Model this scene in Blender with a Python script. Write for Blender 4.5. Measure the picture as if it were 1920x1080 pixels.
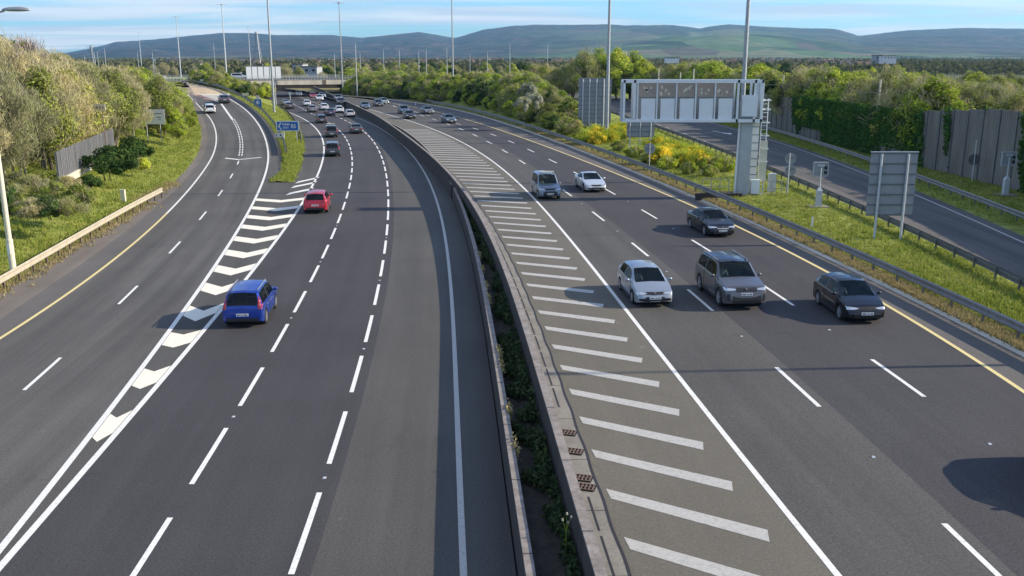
import bpy, bmesh, math, random
import numpy as np
from mathutils import Vector, Matrix
from mathutils.bvhtree import BVHTree
R = math.radians
random.seed(7)
for o in list(bpy.data.objects): bpy.data.objects.remove(o)
SC = bpy.context.scene
COL = SC.collection

# ------------------------------------------------------------------ camera
CAM_F, CAM_YH, CAM_H = 1747.0, 105.0, 11.6          # focal length in px of a 1920 wide frame, horizon row, height
CAM_T = math.atan((540 - CAM_YH) / CAM_F)
cam_d = bpy.data.cameras.new('camera')
cam_d.sensor_width = 36.0
cam_d.lens = 36.0 * CAM_F / 1920.0
cam_d.clip_start = 0.3
cam_d.clip_end = 40000
cam = bpy.data.objects.new('camera', cam_d)
cam.location = (0, 0, CAM_H)
cam.rotation_euler = (math.pi / 2 - CAM_T, 0, 0)
COL.objects.link(cam)
SC.camera = cam

# ------------------------------------------------------------------ light
SUN_EL, SUN_AZ = 25.4, 3.5      # elevation; azimuth of the sun counted from +X towards +Y
w = bpy.data.worlds.new('World'); SC.world = w; w.use_nodes = True
nt = w.node_tree; nt.nodes.clear()
def wn(t, **k):
    n = nt.nodes.new(t)
    for a, b in k.items(): setattr(n, a, b)
    return n
wo = wn('ShaderNodeOutputWorld'); bg = wn('ShaderNodeBackground')
sky = wn('ShaderNodeTexSky', sky_type='NISHITA', sun_disc=False)
sky.sun_elevation = R(SUN_EL)
sky.sun_rotation = R(90 - SUN_AZ)
sky.air_density = 1.0; sky.dust_density = 0.6; sky.ozone_density = 1.5
bg.inputs['Strength'].default_value = 0.105
tc = wn('ShaderNodeTexCoord')
sep = wn('ShaderNodeSeparateXYZ'); nt.links.new(tc.outputs['Generated'], sep.inputs[0])
# clouds: flat streaks seen near the horizon (direction projected on a high plane)
def m2(op, a, b):
    n = wn('ShaderNodeMath', operation=op)
    for i, v in enumerate((a, b)):
        if isinstance(v, (int, float)): n.inputs[i].default_value = v
        else: nt.links.new(v, n.inputs[i])
    return n.outputs[0]
zz = m2('ADD', m2('MAXIMUM', sep.outputs[2], 0.0), 0.035)
cx = m2('DIVIDE', sep.outputs[0], zz); cy = m2('DIVIDE', sep.outputs[1], zz)
cmb = wn('ShaderNodeCombineXYZ'); nt.links.new(cx, cmb.inputs[0]); nt.links.new(cy, cmb.inputs[1])
def cloud(scale, sx, lo, hi, seed, det=7):
    mp = wn('ShaderNodeMapping'); mp.inputs['Scale'].default_value = (sx, 1, 1); mp.inputs['Location'].default_value = (seed, seed, 0)
    mp.inputs['Rotation'].default_value = (0, 0, R(9))
    nt.links.new(cmb.outputs[0], mp.inputs[0])
    ns = wn('ShaderNodeTexNoise'); ns.inputs['Scale'].default_value = scale; ns.inputs['Detail'].default_value = det; ns.inputs['Roughness'].default_value = 0.55
    ns.inputs['Distortion'].default_value = 0.6
    nt.links.new(mp.outputs[0], ns.inputs['Vector'])
    mr = wn('ShaderNodeMapRange', interpolation_type='SMOOTHSTEP'); mr.inputs[1].default_value = lo; mr.inputs[2].default_value = hi
    nt.links.new(ns.outputs[0], mr.inputs[0])
    return mr.outputs[0]
c1 = cloud(0.28, 0.55, 0.36, 0.60, 3.1)
c2 = cloud(0.9, 0.3, 0.45, 0.75, 8.7)
cm = m2('MINIMUM', m2('ADD', m2('MULTIPLY', c1, 0.8), m2('MULTIPLY', c2, 0.35)), 0.92)
c3 = cloud(0.5, 0.5, 0.42, 0.62, 21.0)
mixc = wn('ShaderNodeMix', data_type='RGBA'); nt.links.new(c3, mixc.inputs[0])
mixc.inputs[6].default_value = (6.0, 6.3, 6.7, 1); mixc.inputs[7].default_value = (4.3, 4.8, 5.8, 1)
tint = wn('ShaderNodeMix', data_type='RGBA', blend_type='MULTIPLY'); tint.inputs[0].default_value = 1.0; tint.inputs[7].default_value = (0.55, 1.02, 1.66, 1)
nt.links.new(sky.outputs[0], tint.inputs[6])
mix = wn('ShaderNodeMix', data_type='RGBA')
nt.links.new(cm, mix.inputs[0]); nt.links.new(tint.outputs[2], mix.inputs[6]); nt.links.new(mixc.outputs[2], mix.inputs[7])
nt.links.new(mix.outputs[2], bg.inputs['Color']); nt.links.new(bg.outputs[0], wo.inputs[0])

sl = bpy.data.lights.new('sun', 'SUN'); sl.energy = 5.0; sl.angle = R(0.55); sl.color = (1.0, 0.88, 0.71)
sun = bpy.data.objects.new('sun', sl); COL.objects.link(sun)
sd = Vector((math.cos(R(SUN_AZ)) * math.cos(R(SUN_EL)), math.sin(R(SUN_AZ)) * math.cos(R(SUN_EL)), math.sin(R(SUN_EL))))
sun.rotation_euler = sd.to_track_quat('Z', 'Y').to_euler()
sun.location = (200, 40, 120)
SC.view_settings.view_transform = 'Standard'; SC.view_settings.look = 'None'
SC.view_settings.exposure = 0.55; SC.view_settings.gamma = 1.0
SC.view_settings.use_curve_mapping = False
SC.cycles.use_denoising = True
SC.cycles.max_bounces = 6; SC.cycles.transparent_max_bounces = 8; SC.cycles.volume_bounces = 0
SC.cycles.caustics_reflective = False; SC.cycles.caustics_refractive = False

# ------------------------------------------------------------------ survey: picture measurements to ground coordinates
_c, _s = math.cos(CAM_T), math.sin(CAM_T)
def P(x, y, z=0.0):
    u = (x - 960) / CAM_F; v = (540 - y) / CAM_F
    dx, dy, dz = u, _c + v * _s, -_s + v * _c
    t = (z - CAM_H) / dz
    return dx * t, dy * t
def PD(x, Y):                       # X of image column x at distance Y (near the horizon)
    return (x - 960) / CAM_F * Y * 1.0 / _c
def colx(X, Y, z):                  # image column and row of a point
    d = Y * _c - (z - CAM_H) * _s
    up = Y * _s + (z - CAM_H) * _c
    return 960 + CAM_F * X / d, 540 - CAM_F * up / d
def ramp_z(Y):
    t = min(max((Y - 108) / 100.0, 0), 1); return 4.8 * t * t * (3 - 2 * t)
def Pz(x, y, zf):
    z = 0.0
    for _ in range(14):
        X, Y = P(x, y, z); z = 0.5 * z + 0.5 * zf(Y)
    return X, Y
class Curve:
    """x as a smooth function of y through surveyed points"""
    def __init__(s, pts, z=0.0, deg=4, world=False):
        q = pts if world else [P(a, b, z) if not callable(z) else Pz(a, b, z) for a, b in pts]
        q = sorted(q, key=lambda p: p[1])
        s.y0, s.y1 = q[0][1], q[-1][1]
        a = np.array(q); s.m = (s.y0 + s.y1) / 2; s.h = (s.y1 - s.y0) / 2
        s.p = np.polyfit((a[:, 1] - s.m) / s.h, a[:, 0], min(deg, len(q) - 1))
        s.d = np.polyder(s.p)
    def __call__(s, Y):
        t = (Y - s.m) / s.h; tc_ = min(max(t, -1), 1)
        return float(np.polyval(s.p, tc_) + np.polyval(s.d, tc_) * (t - tc_))
    def slope(s, Y):
        return (s(Y + 0.5) - s(Y - 0.5))
def off(c, d):                      # parallel curve
    return lambda Y: c(Y) + d
def shift(c, f):
    return lambda Y: c(Y) + f(Y)

ZR = 0.7                             # level of the northbound (right) carriageway above the left one
cA = Curve([(0,1060),(90,955),(220,815),(350,660),(463,523),(547,410),(582,353),(603,300),(608,275),(604,255),(590,238),(570,224),(545,212),(535,208)])
cB = Curve([(248,1080),(323,972),(424,803),(491,690),(536,611),(570,550),(594,502),(613,464),(628,433),(640,407),(652,362),(660,320),(660,300),(655,275),(645,255),(630,238),(612,228)])
cC = Curve([(550,1080),(600,927),(645,770),(676,668),(695,590),(709,533),(718,487),(724,453),(729,422),(731,395),(728,350),(718,310),(705,275),(690,253),(675,240),(655,230)])
cD = Curve([(868,1080),(862,850),(853,680),(845,540),(835,450),(820,380),(800,330),(765,283),(744,262),(722,246),(698,233),(670,221)], 0, 5)
cG = Curve([(1560,1080),(1490,975),(1345,795),(1255,672),(1178,590),(1063,445),(1000,372),(933,310),(870,268),(820,245),(770,228),(740,218)], ZR)
cE = Curve([(1875,1080),(1765,980),(1538,763),(1455,690),(1338,583),(1290,545),(1221,484),(1190,458),(1141,419),(1118,402),(1080,375),(1063,363),(1000,320),(965,292),(850,237),(830,229)], ZR)
cF = Curve([(1735,744),(1633,674),(1488,573),(1433,537),(1333,472),(1300,452),(1239,414),(1210,397),(1167,371),(1050,312),(1015,290),(980,275),(895,243),(870,235)], ZR)
cY = Curve([(1920,727),(1750,625),(1655,575),(1540,505),(1400,435),(1300,385),(1200,343),(1100,303),(1000,265),(930,243),(860,222),(830,210),(780,202),(740,195),(700,188.5),(668,184)], ZR, 5)
cLW = Curve([(988,1080),(970,964),(953,823),(933,700),(905,560),(885,450),(868,390),(846,346),(825,311),(805,285),(787,266),(765,250),(735,232)], 0.95, 5)
cRW = Curve([(1115,1080),(1090,992),(1055,841),(1011,700),(960,560),(925,460),(895,400),(868,354),(838,320),(803,290),(765,257),(728,231),(693,210)], 1.5, 5)
cL1 = Curve([(0,1035),(100,905),(282,660),(430,460),(480,373),(502,300),(500,270),(490,245),(472,215),(445,195)], ramp_z)
cL0 = Curve([(0,637),(100,566),(240,465),(330,385),(390,305),(406,265),(403,240),(388,215)], ramp_z)
cM = Curve([(48,728),(118,668),(213,578),(252,543),(303,489),(327,465),(358,431),(373,414),(393,388),(403,377),(424,345),(438,321),(447,305),(453,280),(452,262),(445,240),(436,222)], ramp_z)
cS0 = Curve([(0,597),(133,513),(283,390),(333,356),(365,318),(384,286),(388,248),(384,230)], ramp_z)
cK = Curve([(1920,670),(1820,620),(1696,554),(1600,507),(1493,460),(1300,372),(1200,327),(1117,295),(1057,269),(998,250),(930,228),(860,207),(800,196),(724,186.5),(676,182)], ZR, 5)
cB1 = Curve([(1920,625),(1797,568),(1711,524),(1626,486),(1440,405),(1300,349),(1196,307),(1117,277),(1038,253),(982,236)], ZR + 0.62)
cB2 = Curve([(1920,527),(1854,498),(1765,457),(1690,421),(1602,382),(1455,317),(1372,290),(1310,264),(1230,236),(1150,211)], 1.5)
cSE = Curve([(1920,455),(1707,362),(1620,325),(1440,261),(1367,240),(1275,216),(1200,196)], 0.9)
cSD = Curve([(1160,212),(1192,221),(1222,230),(1265,244),(1290,253),(1330,268)], 0.9, 2)
cB3 = Curve([(1920,405),(1710,325),(1620,294),(1440,241),(1330,213),(1175,187)], 1.5, 3)
cWB = Curve([(1920,360),(1850,342),(1715,310),(1615,285),(1440,240),(1150,181)], 0.95, 3)
_wb = cWB; _g = _wb(76) - cSE(76)
class _WB:
    def __call__(s, Y): return _wb(Y) if Y > 76 else min(_wb(Y), cSE(Y) + _g)
cWB = _WB()
cB0 = Curve([(0,526),(100,469),(200,412),(303,357)], 0.62, 3)

# ------------------------------------------------------------------ materials
MATS = {}
class NT:
    def __init__(s, name, disp=False):
        s.m = bpy.data.materials.new(name); s.m.use_nodes = True; s.t = s.m.node_tree
        s.b = s.t.nodes['Principled BSDF']; s.o = s.t.nodes['Material Output']
        MATS[name] = s.m
    def n(s, t, **k):
        n = s.t.nodes.new(t)
        for a, b in k.items(): setattr(n, a, b)
        return n
    def l(s, a, b): s.t.links.new(a, b)
    def set(s, **k):
        for a, b in k.items():
            a = {'rough': 'Roughness', 'metal': 'Metallic', 'spec': 'Specular IOR Level', 'base': 'Base Color', 'coat': 'Coat Weight', 'coatr': 'Coat Roughness'}[a]
            s.b.inputs[a].default_value = (*b, 1) if a == 'Base Color' else b
    def noise(s, scale, det=4, rough=0.6, vec=None, dist=0):
        n = s.n('ShaderNodeTexNoise'); n.inputs['Scale'].default_value = scale; n.inputs['Detail'].default_value = det
        n.inputs['Roughness'].default_value = rough; n.inputs['Distortion'].default_value = dist
        if vec is None:
            if not hasattr(s, 'pos'): s.pos = s.n('ShaderNodeNewGeometry').outputs['Position']
            vec = s.pos
        s.l(vec, n.inputs['Vector']); return n.outputs[0]
    def ramp(s, fac, stops):
        r = s.n('ShaderNodeValToRGB'); s.l(fac, r.inputs[0])
        e = r.color_ramp.elements
        while len(e) > 1: e.remove(e[-1])
        e[0].position = stops[0][0]; e[0].color = (*stops[0][1], 1)
        for p, c in stops[1:]:
            q = e.new(p); q.color = (*c, 1)
        return r.outputs[0]
    def mix(s, fac, a, b, mode='MIX'):
        n = s.n('ShaderNodeMix', data_type='RGBA', blend_type=mode)
        for i, v in ((0, fac), (6, a), (7, b)):
            if isinstance(v, (int, float)): n.inputs[i].default_value = v
            elif isinstance(v, tuple): n.inputs[i].default_value = (*v, 1)
            else: s.l(v, n.inputs[i])
        return n.outputs[2]
    def math(s, op, a, b=0.0):
        n = s.n('ShaderNodeMath', operation=op)
        for i, v in enumerate((a, b)):
            if isinstance(v, (int, float)): n.inputs[i].default_value = v
            else: s.l(v, n.inputs[i])
        return n.outputs[0]
    def stretch(s, sx, sy, sz, rot=0):
        mp = s.n('ShaderNodeMapping'); mp.inputs['Scale'].default_value = (sx, sy, sz); mp.inputs['Rotation'].default_value = (0, 0, rot)
        if not hasattr(s, 'pos'): s.pos = s.n('ShaderNodeNewGeometry').outputs['Position']
        s.l(s.pos, mp.inputs[0]); return mp.outputs[0]
    def bump(s, h, strength=0.3, dist=0.02):
        b = s.n('ShaderNodeBump'); b.inputs['Strength'].default_value = strength; b.inputs['Distance'].default_value = dist
        s.l(h, b.inputs['Height']); s.l(b.outputs[0], s.b.inputs['Normal'])
    def col(s, c): s.l(c, s.b.inputs['Base Color'])

def mul(c, k): return tuple(v * k for v in c)
def asphalt(name, c, var=0.12, grain=0.42, tracks=0.10, rot=0.05):
    a = NT(name); a.set(rough=0.88, spec=0.25)
    g = a.noise(16, 3, 0.85); g2 = a.noise(7, 3, 0.7); big = a.noise(0.12, 4, 0.6)
    at = a.n('ShaderNodeAttribute'); at.attribute_name = 'lat'; cb = a.n('ShaderNodeCombineXYZ'); a.l(at.outputs['Fac'], cb.inputs[0])
    sp = a.n('ShaderNodeSeparateXYZ'); a.l(a.pos, sp.inputs[0]); a.l(a.math('MULTIPLY', sp.outputs[1], 0.035), cb.inputs[1])
    lane = a.noise(0.85, 3, 0.6, cb.outputs[0])
    spots = a.noise(1.9, 2, 0.5); patch = a.noise(0.35, 5, 0.75, None, 1.5)
    col = a.ramp(g, [(0.30, mul(c, 1 - grain)), (0.5, c), (0.72, mul(c, 1 + grain * 1.5))])
    col = a.mix(a.math('MULTIPLY', g2, 0.5), col, mul(c, 0.85), 'MIX')
    v = a.ramp(big, [(0.3, (1 - var,) * 3), (0.7, (1 + var,) * 3)])
    col = a.mix(1.0, col, v, 'MULTIPLY')
    v = a.ramp(lane, [(0.35, (1 - tracks,) * 3), (0.65, (1 + tracks,) * 3)])
    col = a.mix(1.0, col, v, 'MULTIPLY')
    col = a.mix(a.ramp(spots, [(0.73, (0,) * 3), (0.78, (.35,) * 3)]), col, mul(c, 1.9))
    col = a.mix(a.ramp(patch, [(0.60, (0,) * 3), (0.70, (.35,) * 3)]), col, mul(c, 0.62))
    a.col(col); a.bump(g, 0.25, 0.01)
    return a.m
asphalt('asphalt_dark', (0.057, 0.054, 0.055), tracks=0.08)
asphalt('asphalt_mid', (0.085, 0.081, 0.073), tracks=0.10)
asphalt('asphalt_slip', (0.098, 0.093, 0.084), tracks=0.20, rot=0.10)
asphalt('asphalt_hatch', (0.138, 0.125, 0.098), var=0.08, grain=0.25, tracks=0.05)
asphalt('asphalt_shoulder', (0.125, 0.115, 0.103), tracks=0.08)
asphalt('asphalt_buff', (0.52, 0.40, 0.25), var=0.05, grain=0.1, tracks=0.12)
asphalt('asphalt_pink', (0.45, 0.22, 0.19), var=0.05, grain=0.1)
asphalt('gravel', (0.175, 0.150, 0.125), var=0.15, grain=0.55)
def paint_mat(name, c, wear=0.25, lo=0.32):
    a = NT(name); a.set(rough=0.6, spec=0.3)
    n = a.noise(9, 6, 0.75); n2 = a.noise(40, 2, 0.8)
    m = a.math('ADD', a.math('MULTIPLY', n, 0.7), a.math('MULTIPLY', n2, 0.3))
    a.col(a.ramp(m, [(lo, mul(c, 1 - wear * 2)), (lo + 0.12, mul(c, 1 - wear * 0.4)), (0.65, c)]))
    return a.m
paint_mat('line_white', (0.80, 0.78, 0.71), 0.20, .36)
paint_mat('line_worn', (0.48, 0.46, 0.41), 0.22, 0.36)
paint_mat('line_cream', (0.84, 0.78, 0.63), 0.14, .34)
paint_mat('line_yellow', (0.74, 0.60, 0.26), 0.16)
paint_mat('joint_dark', (0.035, 0.032, 0.030), 0.1)
paint_mat('joint_sealed', (0.05, 0.048, 0.048), 0.15)
a = NT('concrete'); a.set(rough=0.9)
a.col(a.mix(1.0, a.ramp(a.noise(0.9, 6, 0.65), [(0.3, (0.17, 0.155, 0.13)), (0.7, (0.28, 0.26, 0.215))]), a.ramp(a.noise(14, 4, 0.7), [(0.3, (0.8,) * 3), (0.7, (1.12,) * 3)]), 'MULTIPLY')); a.bump(a.noise(20, 3), 0.2)
a = NT('concrete_cap'); a.set(rough=0.9)
a.col(a.ramp(a.noise(2.2, 7, 0.8), [(0.3, (0.12, 0.10, 0.085)), (0.48, (0.22, 0.19, 0.165)), (0.7, (0.33, 0.295, 0.26))])); a.bump(a.noise(15, 3), 0.25)
def add_joints(nm, step, wd):
    m_ = MATS[nm]; t = m_.node_tree; b = t.nodes['Principled BSDF']; src = b.inputs['Base Color'].links[0].from_socket
    g = t.nodes.new('ShaderNodeNewGeometry'); sp = t.nodes.new('ShaderNodeSeparateXYZ'); t.links.new(g.outputs['Position'], sp.inputs[0])
    md = t.nodes.new('ShaderNodeMath'); md.operation = 'FLOORED_MODULO'; md.inputs[1].default_value = step; t.links.new(sp.outputs[1], md.inputs[0])
    lt = t.nodes.new('ShaderNodeMath'); lt.operation = 'LESS_THAN'; lt.inputs[1].default_value = wd; t.links.new(md.outputs[0], lt.inputs[0])
    mx = t.nodes.new('ShaderNodeMix'); mx.data_type = 'RGBA'; t.links.new(lt.outputs[0], mx.inputs[0]); t.links.new(src, mx.inputs[6]); mx.inputs[7].default_value = (.05, .045, .04, 1)
    t.links.new(mx.outputs[2], b.inputs['Base Color'])
add_joints('concrete', 3.0, 0.04); add_joints('concrete_cap', 3.7, 0.05)
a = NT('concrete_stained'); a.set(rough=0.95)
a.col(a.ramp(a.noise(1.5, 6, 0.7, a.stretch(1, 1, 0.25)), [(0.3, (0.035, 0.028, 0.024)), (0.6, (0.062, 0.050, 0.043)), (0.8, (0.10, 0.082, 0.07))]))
a = NT('concrete_pale'); a.set(rough=0.85)
a.col(a.ramp(a.noise(0.6, 6, 0.65, a.stretch(1, 1, 0.3)), [(0.3, (0.42, 0.38, 0.30)), (0.7, (0.60, 0.55, 0.45))]))
a = NT('soil'); a.set(rough=1.0)
a.col(a.ramp(a.noise(2.5, 6, 0.7), [(0.3, (0.025, 0.024, 0.018)), (0.6, (0.06, 0.052, 0.04)), (0.8, (0.09, 0.08, 0.055))])); a.bump(a.noise(6, 5), 0.6, 0.1)
def grass_ground(name, cols, s1=0.35):
    a = NT(name); a.set(rough=0.95, spec=0.15)
    n = a.noise(s1, 6, 0.72, None, 0.4); f = a.noise(9, 4, 0.8); g = a.noise(1.6, 5, 0.7)
    c = a.ramp(n, cols)
    c = a.mix(1.0, c, a.ramp(f, [(0.3, (0.66,) * 3), (0.7, (1.35,) * 3)]), 'MULTIPLY')
    c = a.mix(1.0, c, a.ramp(g, [(0.3, (0.72,) * 3), (0.7, (1.2,) * 3)]), 'MULTIPLY')
    a.col(c); a.bump(f, 0.7, 0.08); return a.m
grass_ground('grass', [(0.30, (0.11, 0.135, 0.03)), (0.45, (0.20, 0.235, 0.045)), (0.58, (0.27, 0.29, 0.06)), (0.72, (0.33, 0.31, 0.09))])
grass_ground('grass_dry', [(0.30, (0.10, 0.11, 0.03)), (0.5, (0.24, 0.20, 0.075)), (0.7, (0.34, 0.26, 0.13))], 1.1)
a = NT('land'); a.set(rough=1.0, spec=0.1)
v = a.n('ShaderNodeTexVoronoi'); v.inputs['Scale'].default_value = 0.006; a.l(a.stretch(1, 0.6, 1, 0.5), v.inputs['Vector'])
c = a.ramp(v.outputs['Color'], [(0.2, (0.06, 0.075, 0.045)), (0.4, (0.10, 0.12, 0.05)), (0.6, (0.09, 0.08, 0.075)), (0.8, (0.13, 0.15, 0.06))])
c = a.mix(a.ramp(a.noise(0.02, 6, 0.7), [(0.45, (0,) * 3), (0.6, (1,) * 3)]), c, (0.055, 0.06, 0.04))
a.col(c)
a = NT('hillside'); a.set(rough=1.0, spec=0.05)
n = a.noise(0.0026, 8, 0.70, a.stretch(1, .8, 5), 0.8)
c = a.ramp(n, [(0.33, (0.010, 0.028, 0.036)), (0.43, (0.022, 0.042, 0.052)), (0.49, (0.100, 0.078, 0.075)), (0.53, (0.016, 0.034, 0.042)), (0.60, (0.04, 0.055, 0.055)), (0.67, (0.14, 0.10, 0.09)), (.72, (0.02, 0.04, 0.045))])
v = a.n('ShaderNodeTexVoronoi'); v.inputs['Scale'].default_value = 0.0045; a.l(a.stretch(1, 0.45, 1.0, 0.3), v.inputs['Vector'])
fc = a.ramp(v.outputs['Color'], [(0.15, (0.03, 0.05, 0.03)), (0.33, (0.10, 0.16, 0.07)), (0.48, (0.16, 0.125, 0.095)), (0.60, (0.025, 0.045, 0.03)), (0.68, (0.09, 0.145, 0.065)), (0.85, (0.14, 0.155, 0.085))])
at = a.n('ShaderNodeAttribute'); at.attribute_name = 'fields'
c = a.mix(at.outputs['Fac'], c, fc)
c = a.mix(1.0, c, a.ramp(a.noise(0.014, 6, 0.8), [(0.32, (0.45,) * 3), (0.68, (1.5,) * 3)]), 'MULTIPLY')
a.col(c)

def simple(name, c, rough=0.6, metal=0.0, spec=0.5, n=None, amt=0.12, coat=0):
    a = NT(name); a.set(rough=rough, metal=metal, spec=spec, base=c)
    if coat: a.set(coat=coat, coatr=0.06)
    if n:
        a.col(a.ramp(a.noise(n, 5, 0.7), [(0.3, mul(c, 1 - amt)), (0.7, mul(c, 1 + amt))]))
    return a.m
simple('galv', (0.34, 0.36, 0.37), 0.5, 0.55, n=3, amt=0.18)
simple('galv_pale', (0.50, 0.53, 0.54), 0.5, 0.2, n=4, amt=0.10)
simple('galv_dark', (0.16, 0.165, 0.17), 0.55, 0.5, n=3, amt=0.2)
simple('rail_weathered', (0.24, 0.235, 0.225), 0.6, 0.3, n=2, amt=0.2)
simple('rail_tan', (0.42, 0.37, 0.27), 0.7, 0.1, n=2, amt=0.15)
simple('white_panel', (0.72, 0.75, 0.74), 0.5, 0.0, n=1.5, amt=0.06)
simple('grey_panel', (0.40, 0.43, 0.43), 0.6, 0.1, n=2, amt=0.10)
simple('sign_back', (0.27, 0.29, 0.30), 0.65, 0.1, n=2, amt=0.12)
simple('brown_panel', (0.36, 0.30, 0.25), 0.5, 0.2, n=5, amt=0.15)
simple('sign_white', (0.72, 0.72, 0.68), 0.5)
simple('sign_blue', (0.015, 0.13, 0.42), 0.45)
simple('sign_cream', (0.62, 0.58, 0.44), 0.6, n=6)
simple('black', (0.012, 0.012, 0.013), 0.6)
simple('rubber', (0.018, 0.018, 0.019), 0.85, n=20, amt=0.3)
simple('trim', (0.022, 0.023, 0.025), 0.45)
simple('alloy', (0.48, 0.49, 0.50), 0.35, 0.7)
simple('chrome', (0.75, 0.76, 0.78), 0.15, 1.0)
simple('plate', (0.78, 0.78, 0.74), 0.4)
simple('plate_ink', (0.05, 0.05, 0.06), 0.6)
simple('lamp_red', (0.30, 0.012, 0.015), 0.2, coat=0.8)
simple('rust', (0.15, 0.10, 0.075), 0.8, n=30, amt=0.4)
simple('bark', (0.135, 0.118, 0.085), 0.95, n=6, amt=0.35)
simple('bark_pale', (0.26, 0.235, 0.18), 0.95, n=6, amt=0.3)
simple('roof_grey', (0.09, 0.085, 0.085), 0.9, n=2)
simple('roof_brown', (0.13, 0.085, 0.065), 0.9, n=2)
simple('render_white', (0.70, 0.69, 0.65), 0.9, n=1)
simple('brick', (0.30, 0.20, 0.15), 0.9, n=2)
simple('render_grey', (0.33, 0.34, 0.35), 0.9, n=1)
simple('window_dark', (0.02, 0.025, 0.03), 0.1, 0, 0.6)
a = NT('car_paint'); a.set(metal=0.45, rough=0.32, coat=0.55, coatr=0.05)
oi = a.n('ShaderNodeObjectInfo'); n = a.noise(700, 1); a.l(oi.outputs['Color'], a.b.inputs['Base Color'])
a = NT('car_glass'); a.set(base=(0.010, 0.015, 0.017), rough=0.04, spec=0.6)
tr = a.n('ShaderNodeBsdfTransparent'); tr.inputs[0].default_value = (.42, .50, .48, 1); mx = a.n('ShaderNodeMixShader'); mx.inputs[0].default_value = .62
a.l(a.b.outputs[0], mx.inputs[1]); a.l(tr.outputs[0], mx.inputs[2]); a.l(mx.outputs[0], a.o.inputs[0])
simple('seat_cloth', (0.10, 0.10, 0.105), 0.9); simple('cabin_dark', (0.022, 0.022, 0.024), 0.9); simple('shirt_pale', (0.62, 0.64, 0.60), 0.9); simple('skin', (0.45, 0.28, 0.20), 0.7)
a = NT('headlamp'); a.set(base=(0.55, 0.58, 0.60), rough=0.12, metal=0.5, coat=1.0)
a = NT('car_grille'); a.set(base=(0.012, 0.012, 0.013), rough=0.5)

def plank(name, c, sc):
    a = NT(name); a.set(rough=0.9)
    wv = a.n('ShaderNodeTexWave', wave_type='BANDS', bands_direction='Y'); wv.inputs['Scale'].default_value = sc; wv.inputs['Distortion'].default_value = 0.6; wv.inputs['Detail'].default_value = 2
    a.l(a.pos if hasattr(a, 'pos') else a.stretch(1, 1, 0.01), wv.inputs['Vector'])
    st = a.noise(0.8, 6, 0.7, a.stretch(1, 1, 0.2)); 
    c2 = a.ramp(st, [(0.3, mul(c, 0.62)), (0.55, c), (0.75, mul(c, 1.3))])
    a.col(a.mix(1.0, c2, a.ramp(wv.outputs[0], [(0.0, (0.55,) * 3), (0.25, (1,) * 3), (1, (1.08,) * 3)]), 'MULTIPLY'))
    return a.m
plank('wall_timber', (0.205, 0.19, 0.16), 1.1)
plank('palisade', (0.19, 0.19, 0.195), 2.2)

def leaf_mat(name, cols, trans=0.35, var=0.35):
    a = NT(name)
    geo = a.n('ShaderNodeNewGeometry'); oi = a.n('ShaderNodeObjectInfo')
    a.pos = geo.outputs['Position']
    n = a.noise(0.55, 3, 0.6)
    f = a.math('ADD', a.math('MULTIPLY', geo.outputs['Random Per Island'], 0.45), a.math('MULTIPLY', n, 0.55))
    k = len(cols); c = a.ramp(f, [(0.22 + 0.56 * i / (k - 1), x) for i, x in enumerate(cols)])
    v = a.ramp(oi.outputs['Random'], [(0, (1 - var, 1 - var * 0.9, 1 - var)), (0.5, (1.0, 1.0, 1.0)), (1, (1 + var, 1 + var * 0.7, 1 + var * 0.5))])
    c = a.mix(1.0, c, v, 'MULTIPLY')
    a.t.nodes.remove(a.b)
    d = a.n('ShaderNodeBsdfDiffuse'); t = a.n('ShaderNodeBsdfTranslucent'); mx = a.n('ShaderNodeMixShader')
    a.l(c, d.inputs[0]); a.l(c, t.inputs[0]); mx.inputs[0].default_value = trans
    a.l(d.outputs[0], mx.inputs[1]); a.l(t.outputs[0], mx.inputs[2]); a.l(mx.outputs[0], a.o.inputs[0])
    return a.m
leaf_mat('twigs', [(0.248, 0.223, 0.149), (0.383, 0.348, 0.216), (0.519, 0.477, 0.275), (0.403, 0.423, 0.136)], 0.15)
leaf_mat('twigs_grey', [(0.240, 0.203, 0.173), (0.374, 0.323, 0.277), (0.510, 0.450, 0.374)], 0.1)
leaf_mat('leaves_olive', [(0.150, 0.179, 0.045), (0.255, 0.307, 0.060), (0.348, 0.395, 0.084), (0.255, 0.230, 0.092)], 0.3)
leaf_mat('leaves_green', [(0.143, 0.223, 0.034), (0.286, 0.376, 0.046), (0.477, 0.552, 0.068), (0.621, 0.642, 0.093)], 0.35)
leaf_mat('leaves_bright', [(0.181, 0.272, 0.042), (0.303, 0.417, 0.059), (0.454, 0.544, 0.084)], 0.4)
leaf_mat('leaves_dark', [(0.033, 0.068, 0.022), (0.068, 0.120, 0.036), (0.120, 0.180, 0.045)], 0.25)
leaf_mat('leaves_ivy', [(0.039, 0.095, 0.026), (0.081, 0.180, 0.039), (0.135, 0.265, 0.049)], 0.25)
leaf_mat('blossom', [(0.30, 0.30, 0.20), (0.50, 0.49, 0.38), (0.60, 0.60, 0.50)], 0.3)
leaf_mat('gorse_yellow', [(0.239, 0.254, 0.045), (0.747, 0.598, 0.045), (1.017, 0.822, 0.060)], 0.3)
leaf_mat('blades', [(0.117, 0.169, 0.029), (0.221, 0.286, 0.046), (0.325, 0.351, 0.065), (0.403, 0.351, 0.143)], 0.35, 0.0)
leaf_mat('blades_dry', [(0.200, 0.175, 0.062), (0.338, 0.275, 0.125), (0.450, 0.362, 0.200), (0.188, 0.213, 0.062)], 0.3, 0.0)
leaf_mat('woodland', [(0.045, 0.055, 0.03), (0.075, 0.09, 0.04), (0.12, 0.125, 0.06), (0.085, 0.07, 0.05)], 0.2)
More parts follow.
